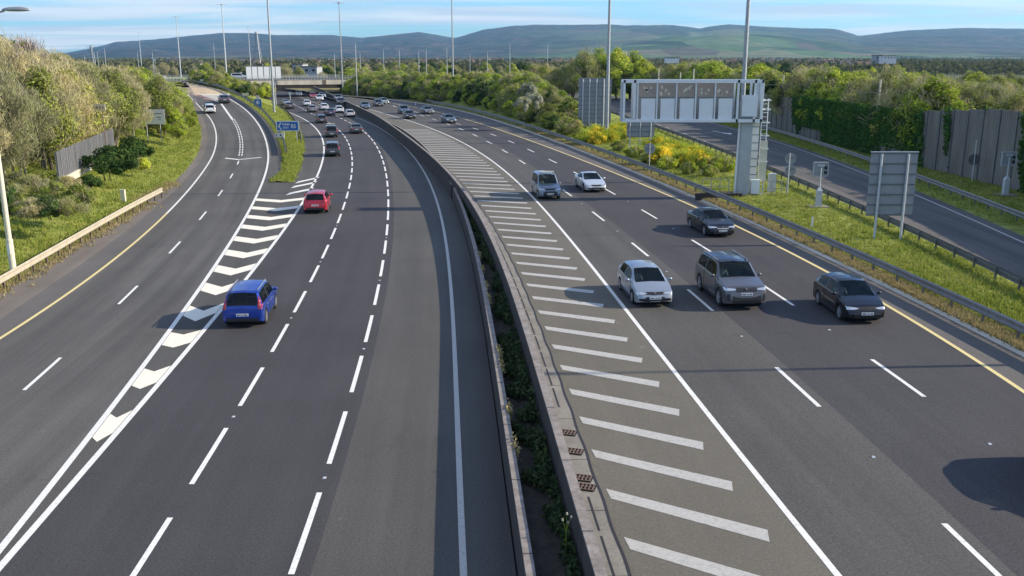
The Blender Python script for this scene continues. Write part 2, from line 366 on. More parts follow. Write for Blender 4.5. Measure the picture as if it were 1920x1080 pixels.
leaf_mat('creeper', [(0.03, 0.05, 0.025), (0.06, 0.09, 0.04), (0.10, 0.14, 0.05)], 0.2, 0.0)

# ------------------------------------------------------------------ mesh helpers
def link(name, me, mat, parent=None, loc=None, rz=None):
    o = bpy.data.objects.new(name, me); COL.objects.link(o)
    if mat and not me.materials: me.materials.append(MATS[mat])
    if parent: o.parent = parent
    if loc is not None: o.location = loc
    if rz is not None: o.rotation_euler = (0, 0, rz)
    return o
def tag(o, label=None, cat=None, group=None, kind=None):
    if label: o['label'] = label
    if cat: o['category'] = cat
    if group: o['group'] = group
    if kind: o['kind'] = kind
    return o
def empty(name, loc=(0, 0, 0), rz=0.0):
    o = bpy.data.objects.new(name, None); COL.objects.link(o); o.location = loc; o.rotation_euler = (0, 0, rz); o.empty_display_size = 0.3
    return o
def kids(o): return [c for c in COL.objects if c.parent == o]
def np_mesh(name, v, f, smooth=False):
    v = np.asarray(v, dtype=np.float32).reshape(-1, 3); f = np.asarray(f, dtype=np.int32)
    k = f.shape[1]; me = bpy.data.meshes.new(name)
    me.vertices.add(len(v)); me.vertices.foreach_set('co', v.ravel())
    me.loops.add(f.size); me.loops.foreach_set('vertex_index', f.ravel())
    me.polygons.add(len(f)); me.polygons.foreach_set('loop_start', np.arange(0, f.size, k, dtype=np.int32))
    if smooth: me.polygons.foreach_set('use_smooth', np.ones(len(f), dtype=bool))
    me.update(calc_edges=True); me.validate()
    return me
class MB:
    def __init__(s): s.v = []; s.f = []
    def add(s, vs, fs):
        b = len(s.v); s.v += [tuple(p) for p in vs]; s.f += [tuple(b + i for i in q) for q in fs]; return s
    def box(s, c, d, rz=0, M=None):
        hx, hy, hz = d[0] / 2, d[1] / 2, d[2] / 2
        vs = [Vector((x, y, z)) for x in (-hx, hx) for y in (-hy, hy) for z in (-hz, hz)]
        m = M if M else Matrix.Rotation(rz, 4, 'Z')
        vs = [m @ p + Vector(c) for p in vs]
        return s.add(vs, [(0, 1, 3, 2), (4, 6, 7, 5), (0, 4, 5, 1), (2, 3, 7, 6), (0, 2, 6, 4), (1, 5, 7, 3)])
    def bar(s, a, b, w, h=None):             # box between two points
        a, b = Vector(a), Vector(b); d = b - a; L = d.length
        if L < 1e-6: return s
        q = d.to_track_quat('X', 'Z').to_matrix().to_4x4()
        return s.box((a + b) / 2, (L, w, h or w), M=q)
    def tube(s, a, b, r0, r1=None, n=8, cap=True):
        a, b = Vector(a), Vector(b); r1 = r0 if r1 is None else r1
        q = (b - a).to_track_quat('Z', 'Y').to_matrix()
        vs = []
        for p, r in ((a, r0), (b, r1)):
            for i in range(n):
                t = 2 * math.pi * i / n; vs.append(p + q @ Vector((r * math.cos(t), r * math.sin(t), 0)))
        fs = [(i, (i + 1) % n, n + (i + 1) % n, n + i) for i in range(n)]
        if cap: fs += [tuple(range(n - 1, -1, -1)), tuple(range(n, 2 * n))]
        return s.add(vs, fs)
    def disc(s, c, r, axis=(0, 1, 0), th=0.03, n=20):
        a = Vector(axis).normalized() * th / 2
        return s.tube(Vector(c) - a, Vector(c) + a, r, r, n)
    def prism(s, poly, h0, h1):              # poly in xy extruded in z
        n = len(poly); vs = [(x, y, h0) for x, y in poly] + [(x, y, h1) for x, y in poly]
        return s.add(vs, [tuple(range(n - 1, -1, -1)), tuple(range(n, 2 * n))] + [(i, (i + 1) % n, n + (i + 1) % n, n + i) for i in range(n)])
    def mesh(s, name='mesh', smooth=None):
        me = bpy.data.meshes.new(name); me.from_pydata(s.v, [], s.f); me.update()
        bm = bmesh.new(); bm.from_mesh(me); bmesh.ops.recalc_face_normals(bm, faces=bm.faces); bm.to_mesh(me); bm.free()
        if smooth is not None:
            for p in me.polygons: p.use_smooth = True
            me.set_sharp_from_angle(angle=R(smooth))
        return me
    def build(s, name, mat, parent=None, smooth=None, **k):
        return link(name, s.mesh(name, smooth), mat, parent, **k)

def ys(y0, y1, step0=1.5, grow=0.012):
    out = [y0]
    while out[-1] < y1: out.append(min(y1, out[-1] + step0 + grow * out[-1]))
    return out
def ribbon(name, fl, fr, zl, zr, y0, y1, mat, nx=1, bump=0.0, hump=None, step=1.5, lift=0.0, kind='structure', parent=None):
    """strip of ground between two plan curves"""
    zl = zl if callable(zl) else (lambda Y, q=zl: q); zr = zr if callable(zr) else (lambda Y, q=zr: q)
    Y = ys(y0, y1, step); v = []; lat = []; rnd = random.Random(name)
    for j, y in enumerate(Y):
        a, b = fl(y), fr(y)
        for i in range(nx + 1):
            t = i / nx; z = zl(y) * (1 - t) + zr(y) * t + lift
            if hump: z += hump(t, y)
            if bump and 0 < i < nx: z += rnd.uniform(-bump, bump)
            v.append((a * (1 - t) + b * t, y, z)); lat.append((b - a) * t)
    n = nx + 1
    f = [(j * n + i, j * n + i + 1, (j + 1) * n + i + 1, (j + 1) * n + i) for j in range(len(Y) - 1) for i in range(nx)]
    me = np_mesh(name, v, f, True)
    la = me.attributes.new('lat', 'FLOAT', 'POINT'); la.data.foreach_set('value', np.array(lat, dtype=np.float32))
    o = link(name, me, mat, parent)
    if kind: o['kind'] = kind
    return o
def poly_sheet(mb, pts, z):                  # a flat marking from plan points
    b = len(mb.v); mb.v += [(x, y, z if not callable(z) else z(y)) for x, y in pts]; mb.f.append(tuple(range(b, b + len(pts))))
def line_mark(mb, c, y0, y1, w_, z, step=1.2):
    zf = z if callable(z) else (lambda Y: z)
    n = max(1, int((y1 - y0) / step)); pr = None
    for i in range(n + 1):
        y = y0 + (y1 - y0) * i / n; x = c(y); s_ = (c(y + 0.3) - c(y - 0.3)) / 0.6
        k = w_ / 2 * math.sqrt(1 + s_ * s_)
        b = len(mb.v); mb.v += [(x - k, y, zf(y)), (x + k, y, zf(y))]
        if pr is not None: mb.f.append((pr, pr + 1, b + 1, b))
        pr = b
def flat_build(mb, name, mat, parent=None, kind='structure'):
    me = bpy.data.meshes.new(name); me.from_pydata(mb.v, [], mb.f); me.update()
    o = link(name, me, mat, parent)
    if kind: o['kind'] = kind
    return o
# ------------------------------------------------------------------ land, roads and markings
XL = lambda Y: min(cL0(Y), cS0(Y) + 1.2)
def bank_off(Y): return float(np.interp(Y, [40, 80, 100, 117, 127, 140, 260], [11, 10, 8.5, 5.5, 3.6, 3.0, 3.0]))
TLx = lambda Y: cL0(Y) - bank_off(Y) - 1.0            # foot of the trees on the left bank
def bank_z(Y): return ramp_z(Y) + float(np.interp(Y, [40, 80, 130, 200], [1.8, 2.0, 1.2, 0.3]))

# one sheet to the horizon
N = 60
gx = np.concatenate([-np.geomspace(9000, 90, 14), [-60, -30, 0, 30, 60], np.geomspace(90, 9000, 14)])
gy = np.concatenate([[-200, -60, 0, 60, 150, 250], np.geomspace(320, 9500, 16)])
v = [(x, y, -0.6 if y < 300 else -0.6 + min(1.0, (y - 300) / 100) * 0.4) for y in gy for x in gx]
n = len(gx)
f = [(j * n + i, j * n + i + 1, (j + 1) * n + i + 1, (j + 1) * n + i) for j in range(len(gy) - 1) for i in range(n - 1)]
o = link('ground', np_mesh('ground', v, f), 'land'); o['kind'] = 'structure'

# left bank, rising from the barrier to the trees
Z0 = lambda Y: ramp_z(Y)
cGr = lambda Y: min(cB0(Y) - 0.2, cS0(Y) - 0.9) if Y < 75 else cS0(Y) - 0.9 - max(0, (85 - Y) * 0.12)
ribbon('grass_bank', lambda Y: TLx(Y) - 4, cGr, lambda Y: bank_z(Y) + .5, Z0, 8, 262, 'grass', 14, 0.07,
       hump=lambda t, Y: -0.25 * math.sin(math.pi * t) if t < 1 else 0)
ribbon('woodland_floor', lambda Y: TLx(Y) - 160, lambda Y: TLx(Y) - 4, lambda Y: 3.0, lambda Y: bank_z(Y) + .5, 8, 262, 'grass', 10, 0.1)
ribbon('gravel_verge', cGr, cS0, Z0, Z0, 8, 262, 'gravel', 3, 0.02)
# slip road climbing away on the left
BUFF = 186
ribbon('slip_road', cS0, cL0, Z0, Z0, 8, 150, 'asphalt_shoulder')
GE = 84.0                                              # where the gore widens into the grass island
rampR = lambda Y: cL1(Y) if Y < GE else cL1(Y) + min((Y - GE) * 0.14, 1.7)
ribbon('slip_road_surface', cL0, rampR, Z0, Z0, 8, BUFF, 'asphalt_slip', 2)
ribbon('slip_road_edge', cS0, cL0, Z0, Z0, 150, 262, 'asphalt_shoulder')
ribbon('slip_road_buff_surface', cL0, rampR, Z0, Z0, BUFF, 262, 'asphalt_buff', 2)
# gore and hard strip beside it
islL = lambda Y: cL1(Y) + (1.75 if Y > 95 else 1.75 * max(0, (Y - 78) / 17))
_ir = Curve([(545,352),(560,320),(567,290),(569,262),(562,240),(552,226),(538,212),(528,203)], 0.0, 3)
islR = lambda Y: max(_ir(Y), islL(Y) + 0.3)
ribbon('gore_surface', cL1, cA, 0.0, 0.0, 8, GE, 'asphalt_mid', 1)
gapL = lambda Y: max(islR(Y), rampR(Y)) if Y >= GE else cL1(Y)
ribbon('gore_tip', cL1, cA, 0.0, 0.0, GE - 1, GE + 14, 'asphalt_mid', 1, lift=-0.008)
ribbon('hard_shoulder', islR, cA, 0.0, 0.0, GE, 330, 'asphalt_mid', 1)
ribbon('grass_island', lambda Y: rampR(Y) - 0.02, islR, lambda Y: Z0(Y) + .02, 0.03, GE + 4, 255, 'grass', 8, 0.05,
       hump=lambda t, Y: 0.35 * math.sin(math.pi * t) * min(1, (Y - GE) / 25))
# southbound carriageway
joinC = off(cC, 0.45)
ribbon('carriageway', cA, joinC, 0.0, 0.0, 8, 330, 'asphalt_dark', 3)
ribbon('carriageway_inner_strip', joinC, off(cLW, -0.12), 0.0, 0.0, 8, 330, 'asphalt_mid', 3)
# median
ribbon('median_soil', off(cLW, 0.05), off(cRW, 0.05), 0.25, 0.45, 8, 330, 'soil', 5, 0.06)
# northbound carriageway
drR = off(cRW, 0.95)
ribbon('drain_strip', off(cRW, 0.20), drR, ZR, ZR, 8, 330, 'concrete', 1)
ribbon('hatched_margin', drR, cG, ZR, ZR, 8, 330, 'asphalt_hatch', 2)
ribbon('northbound_lane', cG, off(cE, 0.4), ZR, ZR, 8, 330, 'asphalt_mid', 2)
ribbon('northbound_carriageway', off(cE, 0.4), off(cY, 0.1), ZR, ZR, 8, 330, 'asphalt_dark', 2)
cKx = lambda Y: max(cK(Y), cY(Y) + 1.2)
ribbon('northbound_shoulder', off(cY, 0.1), cKx, ZR, ZR, 8, 330, 'asphalt_shoulder', 1)
kerb = lambda Y: cKx(Y) + 0.18
ribbon('kerb', cKx, kerb, ZR + 0.002, ZR + 0.10, 8, 330, 'concrete_pale', 1)
# verge with the barriers, widening into a bank far away
SLx = off(cB2, 0.9)
def verge_hump(t, Y):
    k = float(np.interp(Y, [100, 135, 200, 330], [0.12, 0.5, 2.6, 3.2]))
    return k * math.sin(math.pi * min(1, t * 1.0)) ** 0.7 if 0 < t < 1 else 0
B1x = lambda Y: max(cB1(Y), cKx(Y) + 0.75)
ribbon('verge', kerb, lambda Y: B1x(Y) + 0.35, ZR + 0.08, 0.86, 8, 330, 'grass_dry', 4, 0.04)
ribbon('verge_grass', lambda Y: B1x(Y) + 0.35, lambda Y: max(SLx(Y), B1x(Y) + 2), 0.86, 0.9, 8, 330, 'grass', 12, 0.05, hump=verge_hump)
# parallel slip road on the right
SEr = off(cSE, 0.9)
ribbon('parallel_slip_road', SLx, lambda Y: SLx(Y) + 1.7, 0.9, 0.9, 8, 330, 'asphalt_shoulder', 1)
ribbon('parallel_slip_surface', lambda Y: SLx(Y) + 1.7, SEr, 0.9, 0.9, 8, 330, 'asphalt_slip', 1)
ribbon('far_verge', SEr, lambda Y: cWB(Y) + 1.0, 0.9, 0.95, 8, 330, 'grass', 5, 0.03)
ribbon('woodland_floor', lambda Y: cWB(Y) + 1.0, lambda Y: cWB(Y) + 170, 0.95, 1.5, 8, 330, 'grass', 8, 0.1)

# markings, each a thin sheet lying 5 mm above the surface
white = MB(); worn = MB(); yel = MB(); cream = MB(); dark = MB()
e = 0.006
line_mark(white, cA, 10, 250, 0.20, e)
def dashes(mb, c, start, L, mod, y1, w_, z, drop=()):
    # start: near end of one dash; spaced along the curve
    y = start; k = 0
    while y > 12: y -= mod / math.sqrt(1 + c.slope(y) ** 2)
    st = []
    while y < y1:
        q = math.sqrt(1 + c.slope(y) ** 2); line_mark(mb, c, y, y + L / q, w_, z, 1.0)
        st.append((y + L / q, y + mod / q)); y += mod / q
    return st
yB = P(357, 908)[1]; yC = P(614, 870)[1]; yE = P(1538, 763, ZR)[1]; yF = P(1735, 744, ZR)[1]
gB = dashes(white, cB, yB, 4.05, 6.0, 235, 0.15, e)
gC = dashes(white, cC, yC, 4.15, 6.0, 235, 0.15, e)
line_mark(worn, cD, 10, 300, 0.17, e)
line_mark(white, cG, 10, 300, 0.17, ZR + e)
gE = dashes(white, cE, yE, 3.9, 11.6, 235, 0.15, ZR + e)
gF = dashes(white, cF, yF, 3.9, 11.6, 235, 0.15, ZR + e)
line_mark(yel, cY, 10, 300, 0.18, ZR + e)
line_mark(white, cL1, 10, 76, 0.20, lambda Y: ramp_z(Y) + e)
line_mark(white, cL1, 76, 186, 0.20, lambda Y: ramp_z(Y) + e)
line_mark(yel, cL0, 10, 70, 0.17, lambda Y: ramp_z(Y) + e)
line_mark(white, cL0, 70, 186, 0.17, lambda Y: ramp_z(Y) + e)
yM = Pz(48, 728, ramp_z)[1]; y = yM - 24.0
while y < 104:
    line_mark(white, cM, y, y + 3.7, 0.14, lambda Y: ramp_z(Y) + e); y += 11.9
# double broken line further up, then the hatched wedge
y = 112
while y < 150:
    for d_ in (-0.17, 0.17): line_mark(white, off(cM, d_), y, y + 1.9, 0.13, lambda Y: ramp_z(Y) + e)
    y += 2.6
line_mark(white, off(cM, -0.1), 150, 172, 0.34, lambda Y: ramp_z(Y) + e)
# splitter marking (a shallow V with raised ends)
X0, Y0 = Pz(451, 298, ramp_z)
for sg in (-1, 1):
    poly_sheet(white, [(X0, Y0 - 1.1), (X0 + sg * 2.0, Y0 + 0.4 + 0.8 * (sg > 0)), (X0 + sg * 2.0, Y0 + 1.1 + 0.8 * (sg > 0)), (X0, Y0 - 0.4)][::sg], lambda Y: ramp_z(Y) + 2 * e)
for k in range(9):
    y = 173 + k * 1.7; wd = 0.3 + k * 0.32
    poly_sheet(cream if k % 3 else white, [(cM(y) - wd, y), (cM(y) + wd, y + 0.3), (cM(y) + wd, y + 1.3), (cM(y) - wd, y + 1.0)], lambda Y: ramp_z(Y) + 2 * e)
line_mark(white, lambda Y: cM(Y) - 0.3 - (Y - 172) * 0.16, 172, 190, 0.16, lambda Y: ramp_z(Y) + 3 * e)
line_mark(white, lambda Y: cM(Y) + 0.3 + (Y - 172) * 0.16, 172, 190, 0.16, lambda Y: ramp_z(Y) + 3 * e)
# chevrons in the gore
for py in (372, 387, 403, 421, 443, 468, 497, 530, 573, 623, 691, 776):
    Yc = P(400, py)[1]; th = float(np.interp(Yc, [28, 45, 60, 80], [2.0, 1.75, 1.55, 1.3]))
    def xa(u, Y): return (cL1(Y) + 0.12) * (1 - u) + (cA(Y) - 0.12) * u
    q = [(0.0, Yc), (0.55, Yc - 0.95), (1.0, Yc + 0.45)]
    if cA(Yc) - cL1(Yc) < 1.6: q = [(0.0, Yc), (0.5, Yc - 0.35), (1.0, Yc + 0.35)]
    up = [(xa(u, Y), Y) for u, Y in q]; dn = [(xa(u, Y - th), Y - th) for u, Y in q]
    poly_sheet(cream, dn[:2] + up[:2][::-1], e); poly_sheet(cream, dn[1:] + up[1:][::-1], e)
for (xl, yl, xr, yr) in ((536, 366, 583, 356), (545, 353, 589, 344), (553, 344, 594, 335)):
    a_, b_ = P(xl, yl), P(xr, yr); poly_sheet(white, [a_, b_, (b_[0], b_[1] + 1.5), (a_[0], a_[1] + 1.5)], e)
# bars in the margin beside the median
yb = P(1180, 1030, ZR)[1] - 2.5; k = 0
while yb < 146:
    dy = float(np.interp(yb, [18, 42, 130], [2.3, 1.45, 1.2])); th = 0.56
    pts = [(drR(yb) + 0.22, yb), (cG(yb - dy) - 0.95, yb - dy), (cG(yb - dy) - 0.85, yb - dy + th), (drR(yb + th) + 0.18, yb + th)]
    poly_sheet(worn, pts, ZR + e); yb += 2.5
# arrow and broken line on the parallel slip road
y = cSD.y0
while y < 200:
    line_mark(worn, cSD, y, y + 3.2, 0.15, 0.9 + e); y += 6.0
ax, ay = P(1362, 250, 0.9)
poly_sheet(white, [(ax - 0.12, ay), (ax + .12, ay), (ax - 0.9, ay + 4.4), (ax - 1.2, ay + 4.3)], 0.9 + e)
poly_sheet(white, [(ax + 0.25, ay - 2.2), (ax + 0.75, ay + 0.3), (ax - 0.65, ay + 0.2)], 0.9 + 2 * e)
line_mark(worn, cSE, 12, 240, 0.15, 0.9 + e)
# joints and slots
line_mark(dark, off(drR, 0.0) if False else (lambda Y: drR(Y) + 0.02 * math.sin(Y * 2.1)), 10, 200, 0.07, ZR + e, 0.5)
y = 14.0
while y < 120:
    if not (21.5 < y < 27.5): line_mark(dark, lambda Y: drR(Y) - 0.34, y, y + 1.75, 0.05, ZR + e)
    y += 2.0
seam = MB()
for yy_ in (57.5, 121.0):
    for a_, b_, z_ in ((cL0, cL1, 0.0), (cA, off(cLW, -.3), 0.0), (drR, cKx, ZR)):
        n_ = 10
        for i_ in range(n_):
            if (i_ * 7 + int(yy_)) % 11 == 3: continue
            xa_, xb_ = a_(yy_) + (b_(yy_) - a_(yy_)) * i_ / n_, a_(yy_) + (b_(yy_) - a_(yy_)) * (i_ + 1) / n_
            q_ = 0.10 * math.sin(i_ * 1.7 + yy_); poly_sheet(seam, [(xa_, yy_ + q_), (xb_, yy_ + 0.10 * math.sin(i_ * 1.7 + 1.7 + yy_)), (xb_, yy_ + .07 + 0.10 * math.sin(i_ * 1.7 + 1.7 + yy_)), (xa_, yy_ + .07 + q_)], z_ + 0.004)
flat_build(seam, 'road_joint_sealed', 'joint_sealed')
flat_build(white, 'road_marking_white', 'line_white'); flat_build(worn, 'road_marking_worn', 'line_worn')
flat_build(yel, 'road_marking_yellow', 'line_yellow'); flat_build(cream, 'road_marking_chevrons', 'line_cream')
flat_build(dark, 'road_joint', 'joint_dark')
# pink patch beside the wedge
q0 = Pz(380, 185, ramp_z)
pk = MB(); poly_sheet(pk, [(cM(176) - 3.2, 178), (cM(176) - .9, 176.5), (cM(184) - 2.2, 184), (cM(186) - 4.2, 185.6)], lambda Y: ramp_z(Y) + 0.004)
flat_build(pk, 'road_marking_pink', 'asphalt_pink')

# walls of the median
def wall(name, c, h, z0, y0, y1, w_, label, parent=None, inner='concrete_stained'):
    rt = empty(name, (c(y0), y0, z0))
    tag(rt, label, 'wall')
    Y = ys(y0, y1, 1.2); v = []; n = 4
    for y in Y:
        x = c(y)
        v += [(x - w_ / 2 - 0.09, y, z0 - 0.3), (x - w_ / 2 - 0.01, y, h - 0.07), (x + w_ / 2 + 0.01, y, h - 0.07), (x + w_ / 2 + 0.09, y, z0 - 0.3)]
    f = [(j * 4 + i, j * 4 + i + 1, (j + 1) * 4 + i + 1, (j + 1) * 4 + i) for j in range(len(Y) - 1) for i in range(3)] + [(3, 2, 1, 0), tuple(len(v) - 4 + i for i in range(4))]
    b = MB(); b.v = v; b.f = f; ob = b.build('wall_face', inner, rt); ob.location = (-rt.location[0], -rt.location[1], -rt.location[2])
    b = MB(); v = []
    for y in Y:
        x = c(y); v += [(x - w_ / 2 - 0.02, y, h - 0.07), (x - w_ / 2 - 0.02, y, h), (x + w_ / 2 + 0.02, y, h), (x + w_ / 2 + 0.02, y, h - 0.07)]
    b.v = v; b.f = [(j * 4 + i, j * 4 + (i + 1) % 4, (j + 1) * 4 + (i + 1) % 4, (j + 1) * 4 + i) for j in range(len(Y) - 1) for i in range(4)] + [(3, 2, 1, 0), tuple(len(v) - 4 + i for i in range(4))]
    ob = b.build('coping', 'concrete_cap', rt); ob.location = (-rt.location[0], -rt.location[1], -rt.location[2])
    return rt
ygap = P(850, 350, 0.95)[1]
wall('median_wall', off(cLW, 0.08), 0.95, 0.0, 8, ygap - 0.8, 0.17, 'low concrete median wall along the shaded strip, nearest run up to the gap')
wall('median_wall', off(cLW, 0.08), 0.95, 0.0, ygap + 1.6, 330, 0.17, 'low concrete median wall curving away beyond the gap towards the bridge')
wall('retaining_wall', off(cRW, 0.10), 1.5, 0.2, 8, 330, 0.20, 'concrete retaining wall holding up the hatched margin on the planted median')
# gully grates in the drain strip
gx_ = [(1068, 812), (1079, 847), (1094, 897), (1098, 914)]
for i, (px, py) in enumerate(gx_):
    X, Y = P(px, py, ZR); b = MB(); xm = drR(Y) - 0.38
    for k in range(6): b.box((-.25 + .1 * k, 0, 0), (0.035, 0.34, 0.02))
    for k in (-1, 0, 1): b.box((0, k * .16, 0.002), (0.56, 0.03, 0.022))
    g = b.build('gully_grate', 'rust', None, loc=(xm, Y, ZR + 0.03), rz=-0.28)
    tag(g, ['rusty drain grate farthest up the concrete strip, below the slot', 'rusty drain grate second along the concrete strip', 'rusty drain grate third along the strip, close to its twin', 'rusty drain grate nearest the camera, touching its twin'][i], 'drain grate', 'drain grates in the concrete strip')
    pit = MB(); poly_sheet(pit, [(-.31, -.2), (.31, -.2), (.31, .2), (-.31, .2)], -0.018); flat_build(pit, 'pit', 'black', g, None)
# road studs
sm = MB(); sm.add([(-.05, -.06, 0), (.05, -.06, 0), (.05, .06, 0), (-.05, .06, 0), (-.035, -.03, .02), (.035, -.03, .02), (.035, .03, .02), (-.035, .03, .02)], [(0, 1, 5, 4), (1, 2, 6, 5), (2, 3, 7, 6), (3, 0, 4, 7), (4, 5, 6, 7)])
sme = sm.mesh('road_stud')
def studs(c, gaps, z, every, label, ymax=75):
    for i, (a_, b_) in enumerate(gaps):
        y = (a_ + b_) / 2
        if i % every or y > ymax or y < 17: continue
        o = link('road_stud', sme, 'galv_pale', None, loc=(c(y), y, z + 0.001)); tag(o, label, 'road stud', 'studs ' + label.split(' between ')[1])
studs(cB, gB, 0, 2, 'small reflective road stud between dashes of the left southbound lane line')
studs(cC, gC, 0, 2, 'small reflective road stud between dashes of the right southbound lane line')
studs(cE, gE, ZR, 1, 'small reflective road stud between dashes of the inner northbound lane line')
studs(cF, gF, ZR, 1, 'small reflective road stud between dashes of the outer northbound lane line')

# ------------------------------------------------------------------ hills
prof = [(-700,100),(-300,97),(0,108),(100,108),(140,105),(200,95),(240,87),(262,81),(330,77),(400,70),(450,65.5),(500,66),(550,69.5),(640,69),(695,74),(797,64),(850,73),(863,74),(910,60),(960,54),(1000,51.5),(1070,52),(1130,51),(1160,53),(1240,52),(1290,58),(1310,54),(1340,51),(1385,54),(1450,57),(1530,59),(1570,71),(1620,65),(1660,61),(1760,57),(1920,60),(2300,72),(2900,85)]
px_ = [p[0] for p in prof]; py_ = [p[1] for p in prof]
cols = np.linspace(-600, 2800, 420); T = np.linspace(0, 1, 34); v = []; fa = []
rs = np.random.RandomState(4)
def vnoise(x, y, seed=0):
    xi, yi = math.floor(x), math.floor(y); fx, fy = x - xi, y - yi; fx = fx * fx * (3 - 2 * fx); fy = fy * fy * (3 - 2 * fy)
    h = lambda a, b: (math.sin(a * 127.1 + b * 311.7 + seed * 74.7) * 43758.5453) % 1.0
    return (h(xi, yi) * (1 - fx) + h(xi + 1, yi) * fx) * (1 - fy) + (h(xi, yi + 1) * (1 - fx) + h(xi + 1, yi + 1) * fx) * fy
for t in T:
    for c_ in cols:
        D = 2300 + 5200 * t
        X = (c_ - 960) / CAM_F * D / _c
        ridge = (105 - np.interp(c_, px_, py_)) / CAM_F * (7500 / _c) + CAM_H
        ridge += 3.0 * vnoise(c_ * 0.12, 1, 3) - 1.5
        # nearer spur with fields on the right
        sp = math.exp(-((c_ - 1330) / 190.0) ** 2)
        s_ = 0.10 * t + 0.90 * max(0, (t - 0.18) / 0.82) ** 1.35
        z = -2 + (ridge + 2) * s_ + 46 * sp * math.exp(-((t - 0.42) / 0.2) ** 2)
        if t < 1: z += (vnoise(X * 0.0022, D * 0.0022) - 0.5) * 60 * t * (1 - t) * 2 + (vnoise(X * 0.008, D * 0.008) - 0.5) * 14 * min(1, t * 3) * (1 - t)
        v.append((X, D, z))
        fl = 0.95 * math.exp(-((c_ - 1300) / 250.0) ** 2) * (1 if 0.15 < t < 0.83 else 0.25) + (0.5 if t < 0.28 else 0) + (0.2 if t < .4 and c_ > 1000 else 0)
        fa.append(min(1, fl * (0.55 + 0.9 * vnoise(X * 0.002, D * 0.002, 5))))
n = len(cols); nb = len(v)
for c_ in cols:                                           # far side falls away again
    X = (c_ - 960) / CAM_F * 8600 / _c; v.append((X, 8600, 0)); fa.append(0)
f = [(j * n + i, j * n + i + 1, (j + 1) * n + i + 1, (j + 1) * n + i) for j in range(len(T)) for i in range(n - 1)]
me = np_mesh('hills', v, f, True)
at = me.attributes.new('fields', 'FLOAT', 'POINT'); at.data.foreach_set('value', np.array(fa, dtype=np.float32))
o = link('hills', me, 'hillside'); o['kind'] = 'structure'
